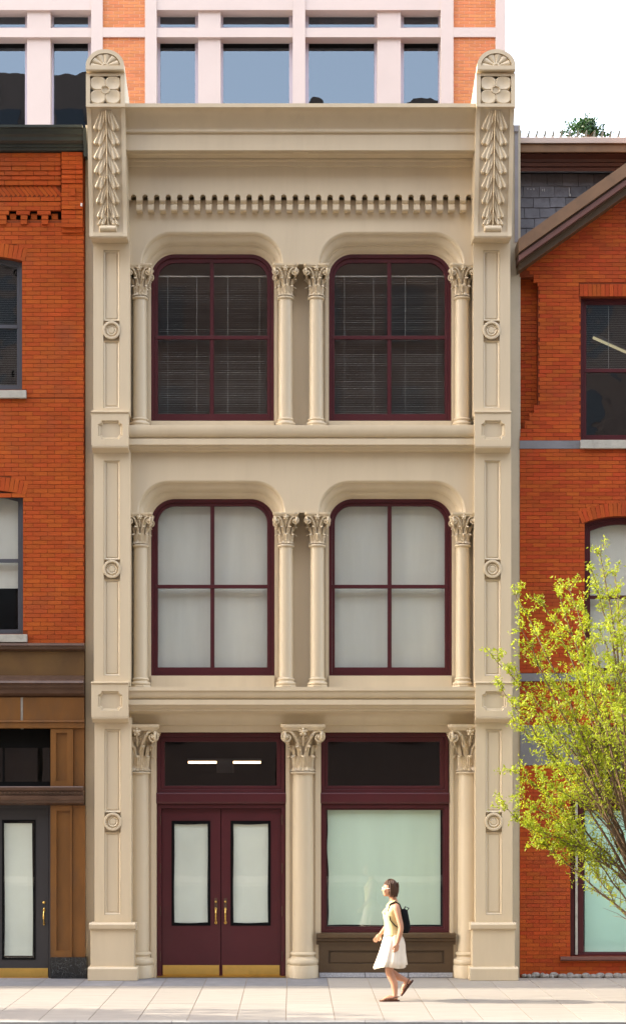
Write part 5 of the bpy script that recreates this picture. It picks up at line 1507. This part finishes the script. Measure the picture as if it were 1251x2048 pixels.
tips_px=[(993,1325,-.1),(1006,1384,.1),(1012,1622,.0),(1032,1192,.15),(1046,1262,-.3),(1030,1450,.3),(1048,1600,-.3),(1034,1545,.25),(1092,1215,.3),(1118,1196,-.2),(1138,1180,.1),
 (1165,1225,.5),(1203,1112,0),(1187,1150,-.3),(1228,1150,.35),(1150,1290,-.6),(1080,1330,.5),(1070,1420,-.5),(1105,1500,.6),(1090,1570,-.5),(1100,1690,0),(1128,1660,.3),(1068,1660,-.2),
 (1160,1700,.25),(1120,1620,.1),(1200,1260,-.7),(1240,1240,.6),(1260,1330,-.5),(1285,1180,0),(1160,1400,.8),(1210,1380,-.9),(1190,1560,.7),(1250,1450,.9),(1262,1600,-.4),(1175,1330,-.2),(1122,1380,-.1),(1145,1470,.2)]
rt=[]
rng2=random.Random(3)
for k in range(16):
    rt.append((1290+rng2.uniform(20,290),1140+rng2.uniform(0,1)*480,rng2.uniform(-1.2,1.2)))
bxp=TP(1298,1960,0)
tree('young street tree with yellow-green spring leaves at the right edge', (bxp[0],YT,0), [TP(*t) for t in tips_px+rt], 5, .048, 56, .055, Z(1800,YT))
# a second street tree left of the frame casts the soft dapple on the pavement
lt=[]
for k in range(30):
    a=rng2.uniform(0,6.28); r_=rng2.uniform(.3,1.7); lt.append((-10.6+r_*math.cos(a),-4.0+r_*.62*math.sin(a),2.4+rng2.uniform(0,3.4)))
tree('street tree beyond the left edge whose shadow dapples the kerb side of the pavement', (-10.6,-3.15,0), lt, 9, .10, 30, .05, 1.7, .8)

# ================================================================== PERSON
YP=-2.66
def W(px,py,dy=0.0): s_=(D+YP)/F; return Vector(((px-XV)*s_, YP+dy, H+(YH-py)*s_))
FEET=W(786,2002)
pn = thing('person','woman in pale yellow sleeveless top and white skirt walking left past the green display window','person',(FEET.x,YP,0))
m = MB()
def seg(a,b,ra,rb,n=12,steps=6,bulge=0):
    a,b=Vector(a),Vector(b)
    m.tube([a+(b-a)*k/steps for k in range(steps+1)],[ra+(rb-ra)*k/steps+bulge*math.sin(math.pi*k/steps) for k in range(steps+1)],n)
def chain(pts,rad,n=12):
    # smooth chain via catmull-rom
    P=[Vector(p) for p in pts]; out=[];rr=[]
    for i in range(len(P)-1):
        p0=P[max(i-1,0)];p1=P[i];p2=P[i+1];p3=P[min(i+2,len(P)-1)]
        for k in range(5):
            t=k/5; out.append(.5*((2*p1)+(p2-p0)*t+(2*p0-5*p1+4*p2-p3)*t*t+(-p0+3*p1-3*p2+p3)*t**3)); rr.append(rad[i]+(rad[i+1]-rad[i])*t)
    out.append(P[-1]); rr.append(rad[-1]); m.tube(out,rr,n)
# head (facing -X)
hc=W(778.5,1778)
m.ellipsoid(hc,(.088,.071,.108),20,14)
m.ellipsoid(hc+Vector((-.035,0,-.045)),(.058,.054,.062),16,10)       # jaw
m.ellipsoid(hc+Vector((-.062,0,-.088)),(.022,.024,.018),10,8)         # chin
m.ellipsoid(hc+Vector((-.092,0,-.018)),(.020,.012,.020),10,8)         # nose
m.ellipsoid(hc+Vector((-.084,0,.004)),(.012,.010,.026),10,8)
m.ellipsoid(hc+Vector((-.083,0,-.052)),(.012,.022,.007),10,8); m.ellipsoid(hc+Vector((-.081,0,-.062)),(.012,.020,.008),10,8)
m.ellipsoid(hc+Vector((-.074,0,.026)),(.018,.045,.010),10,8)          # brow
for s in (-1,1):
    m.ellipsoid(hc+Vector((.006,s*.071,-.012)),(.018,.008,.030),10,8)  # ears
    m.ellipsoid(hc+Vector((-.066,s*.036,-.028)),(.022,.020,.022),10,8)
chain([hc+Vector((.020,0,-.06)),W(785,1797),W(787,1806)],[.050,.048,.062])
# trunk as stacked ellipses
def ell(c,rx,ry,n=20): return [(c.x+rx*math.cos(2*math.pi*k/n),c.y+ry*math.sin(2*math.pi*k/n),c.z) for k in range(n)]
tor=[(787,1803,.050,.055),(787,1806.5,.062,.105),(786.5,1811,.078,.158),(785.5,1818,.092,.165),(783.5,1826,.108,.150),(783,1835,.100,.140),(783,1848,.088,.122),(783.5,1858,.086,.118),(785,1868,.098,.140),(786,1880,.112,.165),(786,1892,.112,.168),(786,1900,.095,.155)]
lp_=[ell(W(a,b),rx,ry) for a,b,rx,ry in tor]; m.loft(lp_,closed=True); m.add(lp_[0],[tuple(range(20))[::-1]]); m.add(lp_[-1],[tuple(range(20))])
for s in (-1,1): m.ellipsoid(W(773,1825,s*.065),(.052,.055,.052),14,10)
for s in (-1,1): m.ellipsoid(W(794,1888,s*.07),(.060,.080,.080),14,10)
# arms
def hand(wr, direc, palm_n, s):
    """wr wrist, direc pointing direction, palm_n palm normal"""
    d=Vector(direc).normalized(); pnm=Vector(palm_n).normalized(); sd=d.cross(pnm).normalized()
    pc=wr+d*.045
    rot=Matrix((d,sd,pnm)).transposed()
    m.ellipsoid(pc,(.048,.040,.016),12,8,rot)
    for k,(o_,ln) in enumerate(((-.027,.060),(-.009,.070),(.009,.066),(.026,.052))):
        b0=wr+d*.075+sd*o_; j1=b0+d*ln*.45+pnm*.012; j2=j1+d*ln*.28+pnm*.022; j3=j2+d*ln*.12+pnm*.022
        m.tube([b0-d*.03,b0,j1,j2,j3],[.010,.0098,.009,.0082,.0068],8)
    b0=wr+d*.025-sd*.030*1; m.tube([b0+sd*.01,b0-sd*.018+d*.02+pnm*.008,b0-sd*.022+d*.045+pnm*.016,b0-sd*.016+d*.065+pnm*.022],[.012,.011,.010,.008],8)
nearE,nearW=W(799,1852,-.225),W(792,1885,-.215)
chain([W(789,1811,-.150),W(791,1817,-.180),W(795,1834,-.205),nearE,W(797,1866,-.225),nearW],[.052,.050,.043,.037,.036,.024])
hand(nearW,(-.12,-.05,-1),(-.55,.85,0),1)
farE,farW=W(779,1850,.225),W(762,1871,.19)
chain([W(786,1811,.150),W(785,1817,.180),W(782,1834,.21),farE,W(772,1859,.215),farW],[.052,.050,.043,.037,.035,.024])
hand(farW,(-.62,-.1,-.75),(-.2,-.95,.1),-1)
# legs: near leg planted, far leg trailing with the heel lifted
ak=W(789,1990,-.075)
chain([W(785,1888,-.085),W(780,1912,-.082),W(777,1938,-.078),W(780,1950,-.077),W(787,1967,-.076),ak],[.092,.076,.056,.056,.050,.030],14)
def foot(an, toe_dir, side, pitch):
    d=Vector(toe_dir).normalized(); up_=Vector((0,0,1)); 
    nrm=(up_-d*up_.dot(d)).normalized(); sd=d.cross(nrm)
    heel=an-d*.035-nrm*.045
    chain([heel+nrm*.004,an-nrm*.035+d*.02,an-nrm*.034+d*.09,an-nrm*.052+d*.155],[.030,.036,.033,.020],12)
    m.tube([an+nrm*.03,an-nrm*.02+d*.01],[.031,.036],10)
    for k in range(5):
        o_=-.030+.0145*k; ln=.038-.005*abs(k-(0 if side>0 else 4))*.8
        m.tube([an-nrm*.055+d*.140+sd*o_,an-nrm*.060+d*(.158+ln*.5)+sd*o_,an-nrm*.064+d*(.162+ln)+sd*o_],[.011,.0105,.008],7)
    return d,nrm,sd
ankN=Vector((ak.x,ak.y,.088))
fN=foot(ankN,(-1,-.05,-.02),1,0)
kn=W(779,1941,.078); akF=W(812,1962,.080)
chain([W(786,1888,.085),W(782,1914,.08),kn,W(787,1950,.078),W(799,1957,.079),akF],[.092,.076,.056,.055,.048,.030],14)
fF=foot(akF,(-.60,0,-.80),-1,0)
body = part('body', m, M['skin'], pn, merge=False, recalc=True, base=True)
rm = body.modifiers.new('remesh','REMESH'); rm.mode='VOXEL'; rm.voxel_size=.0065; rm.use_smooth_shade=True
smm = body.modifiers.new('smooth','SMOOTH'); smm.factor=.5; smm.iterations=4
# hair: short bob, built from many locks over a cap
m = MB(); rngh=random.Random(2)
def hairp(u,v):
    a=2*math.pi*u; th=math.pi*.80*v
    x=math.sin(th)*math.cos(a); y=math.sin(th)*math.sin(a); z=math.cos(th)
    r=1+.05*math.sin(a*17+v*5)+.03*math.sin(a*31)
    back=sst(-.5,.4,x)
    p=Vector((x*.101*r+.014,y*.086*r,z*.118*r+.012))
    if x<-.15:   # clear the face
        lim=.30
        if p.z<.052: p.x=max(p.x,-.020+.0*p.z); p.y*=.93
    if p.z<-.02: p.x+=.010*back
    return hc+p
m.grid(hairp,72,26)
for k in range(90):
    a=rngh.uniform(-2.0,2.0); y0=math.sin(a)*.084; x0=math.cos(a)*.10+.014
    if x0<-.02: continue
    ztop=rngh.uniform(.02,.09); zl=-.085-rngh.uniform(0,.035)
    p=[hc+Vector((x0*(1-.0),y0,ztop)),hc+Vector((x0*1.06,y0*1.06,ztop-.05)),hc+Vector((x0*1.04,y0*1.04,-.04)),hc+Vector((x0*.88,y0*.92,zl))]
    m.tube(p,[.008,.010,.009,.003],5)
part('hair', m, M['hair'], pn, smooth=True, angle=80, merge=False, recalc=False)
# glasses / pale headband at the temple
m = MB(); pts=[]
for k in range(13):
    a=math.pi*(.5+k/12); pts.append(hc+Vector((.098*math.cos(a)*.98-.004,-.0+.088*math.sin(a)*(-1),.006)))
m.tube([hc+Vector((.02,-.084,.006)),hc+Vector((-.05,-.078,.008)),hc+Vector((-.088,-.052,.008))],.0042,6)
m.tube([hc+Vector((.02,.084,.006)),hc+Vector((-.05,.078,.008)),hc+Vector((-.088,.052,.008))],.0042,6)
for s in (-1,1):
    c_=hc+Vector((-.094,s*.032,.002)); rr_=[c_+Vector((.006*abs(math.sin(a))*0,.024*math.cos(a)*1,.018*math.sin(a))) for a in [2*math.pi*k/14 for k in range(15)]]
    m.tube(rr_,.003,5)
m.tube([hc+Vector((-.097,-.010,.006)),hc+Vector((-.100,0,.010)),hc+Vector((-.097,.010,.006))],.003,5)
part('glasses', m, M['white'], pn, smooth=True, merge=False)
# top
m = MB(); rings=[(786.5,1807.5,.080,.110),(786.2,1811,.090,.150),(785.3,1818,.104,.168),(782.5,1825,.124,.162),(782.5,1833,.115,.152),(782.8,1842,.103,.138),(783,1851,.098,.130),(783.2,1860,.103,.138),(784,1868,.115,.156),(784.5,1873,.121,.165)]
def topring(i,a,b,rx,ry):
    c=W(a,b); return [(c.x+(rx+.004*math.sin(k*1.7+i*2.2))*math.cos(2*math.pi*k/32),c.y+(ry+.003*math.cos(k*2.1+i))*math.sin(2*math.pi*k/32),c.z+ (.006*math.sin(k*.9) if i>7 else 0)) for k in range(32)]
m.loft([topring(i,*r_) for i,r_ in enumerate(rings)],closed=True)
for s in (-1,1):   # shoulder straps
    pts=[W(776,1812,s*.085),W(781,1806,s*.088),W(787,1803.5,s*.088),W(793,1806.5,s*.088),W(797,1813,s*.085)]
    m.tube(pts,.020,8)
o=part('top', m, M['top'], pn, smooth=True, angle=80, merge=False); so_=o.modifiers.new('solid','SOLIDIFY'); so_.thickness=.004
# skirt
m = MB(); loops=[]
sk=[(1867,785,.104,.145),(1872,785.5,.124,.166),(1880,786,.146,.186),(1892,785.5,.164,.200),(1906,783.5,.180,.212),(1920,781.5,.203,.226),(1934,779.5,.226,.240)]
for i,(py,px,rx,ry) in enumerate(sk):
    c=W(px,py); n=72; l_=[]
    f_=i/6
    for k in range(n):
        a=2*math.pi*k/n; w_=1+f_*(.055*math.sin(a*9+.7)+.03*math.sin(a*16+1.3*i*.2))
        l_.append((c.x+rx*w_*math.cos(a),c.y+ry*w_*math.sin(a),c.z+(f_**3)*.018*math.sin(a*3+1)-(.012*f_*(-math.cos(a)))))
    loops.append(l_)
m.loft(loops,closed=True)
o=part('skirt', m, M['skirt'], pn, smooth=True, angle=80, merge=False); so_=o.modifiers.new('solid','SOLIDIFY'); so_.thickness=.004
# sandals
def sandal(an,fr,name='sandal'):
    d,nrm,sd=fr; m=MB(); outl=[]
    for (l_,w_) in ((-.06,.018),(-.05,.030),(-.02,.034),(.03,.032),(.08,.036),(.13,.042),(.17,.042),(.20,.034),(.215,.018)): outl.append((l_,w_))
    lo=an-nrm*.088
    ring=[lo+d*l_+sd*w_ for l_,w_ in outl]+[lo+d*l_-sd*w_ for l_,w_ in outl[::-1]]
    upr=[p+nrm*.020 for p in ring]; m.loft([ring,upr],closed=True); n=len(ring); m.add(ring,[tuple(range(n))]); m.add(upr,[tuple(range(n))[::-1]])
    for l_,hh,ww in ((.155,.030,.046),(.105,.044,.043),(.03,.062,.040)):
        pts=[lo+d*l_+nrm*.015+sd*ww]+[lo+d*l_+nrm*(.015+hh*math.sin(math.pi*k/8))+sd*ww*math.cos(math.pi*k/8) for k in range(1,8)]+[lo+d*l_+nrm*.015-sd*ww]
        m.tube(pts,.0062,6)
    m.tube([lo+d*.03+nrm*.04-sd*.04,lo+d*.105+nrm*.055-sd*.02,lo+d*.155+nrm*.045],.0055,6)
    m.tube([lo+d*.03+nrm*.05+sd*.036,lo-d*.02+nrm*.062+sd*.034,lo-d*.055+nrm*.060,lo-d*.02+nrm*.062-sd*.034,lo+d*.03+nrm*.05-sd*.036],.0055,6)
    return part(name,m,M['sandal'],pn,smooth=True,angle=50,merge=False)
sandal(ankN,fN); sandal(akF,fF)
# backpack
bp = thing('backpack','small black backpack worn on the back of the walking woman','backpack',tuple(W(808,1862)))
m = MB(); prof_=[(1819,.035,.075,806),(1822,.050,.095,807),(1830,.058,.115,807.5),(1842,.066,.130,808.5),(1853,.072,.135,809.5),(1861,.066,.130,809.5),(1866,.045,.10,808.5)]
lps=[]
for py,rx,ry,px in prof_:
    c=W(px,py); lps.append([(c.x+rx*math.copysign(abs(math.cos(a))**.7,math.cos(a)),c.y+ry*math.copysign(abs(math.sin(a))**.6,math.sin(a)),c.z) for a in [2*math.pi*k/24 for k in range(24)]])
m.loft(lps,closed=True); m.add(lps[0],[tuple(range(24))]); m.add(lps[-1],[tuple(range(24))[::-1]])
part('bag_body', m, M['bag'], bp, smooth=True, angle=60, merge=False)
m = MB()
c=W(814,1848); m.ellipsoid(c,(.035,.095,.085),14,10); part('front_pocket', m, M['bag'], bp, smooth=True)
m = MB(); m.tube([W(806,1821,-.02),W(810,1814,0),W(817,1817,.0),W(812,1824,.01)],.008,6); part('grab_loop', m, M['bag'], bp, smooth=True)
for s in (-1,1):
    m = MB(); m.tube([W(803,1823,s*.075),W(797,1808,s*.105),W(789,1803.0,s*.112),W(779,1808,s*.115),W(774.5,1820,s*.13),W(779,1840,s*.150),W(790,1852,s*.148),W(803,1858,s*.10)],[.011]*4+[.008]*4,6); part('strap', m, M['bag'], bp, smooth=True)
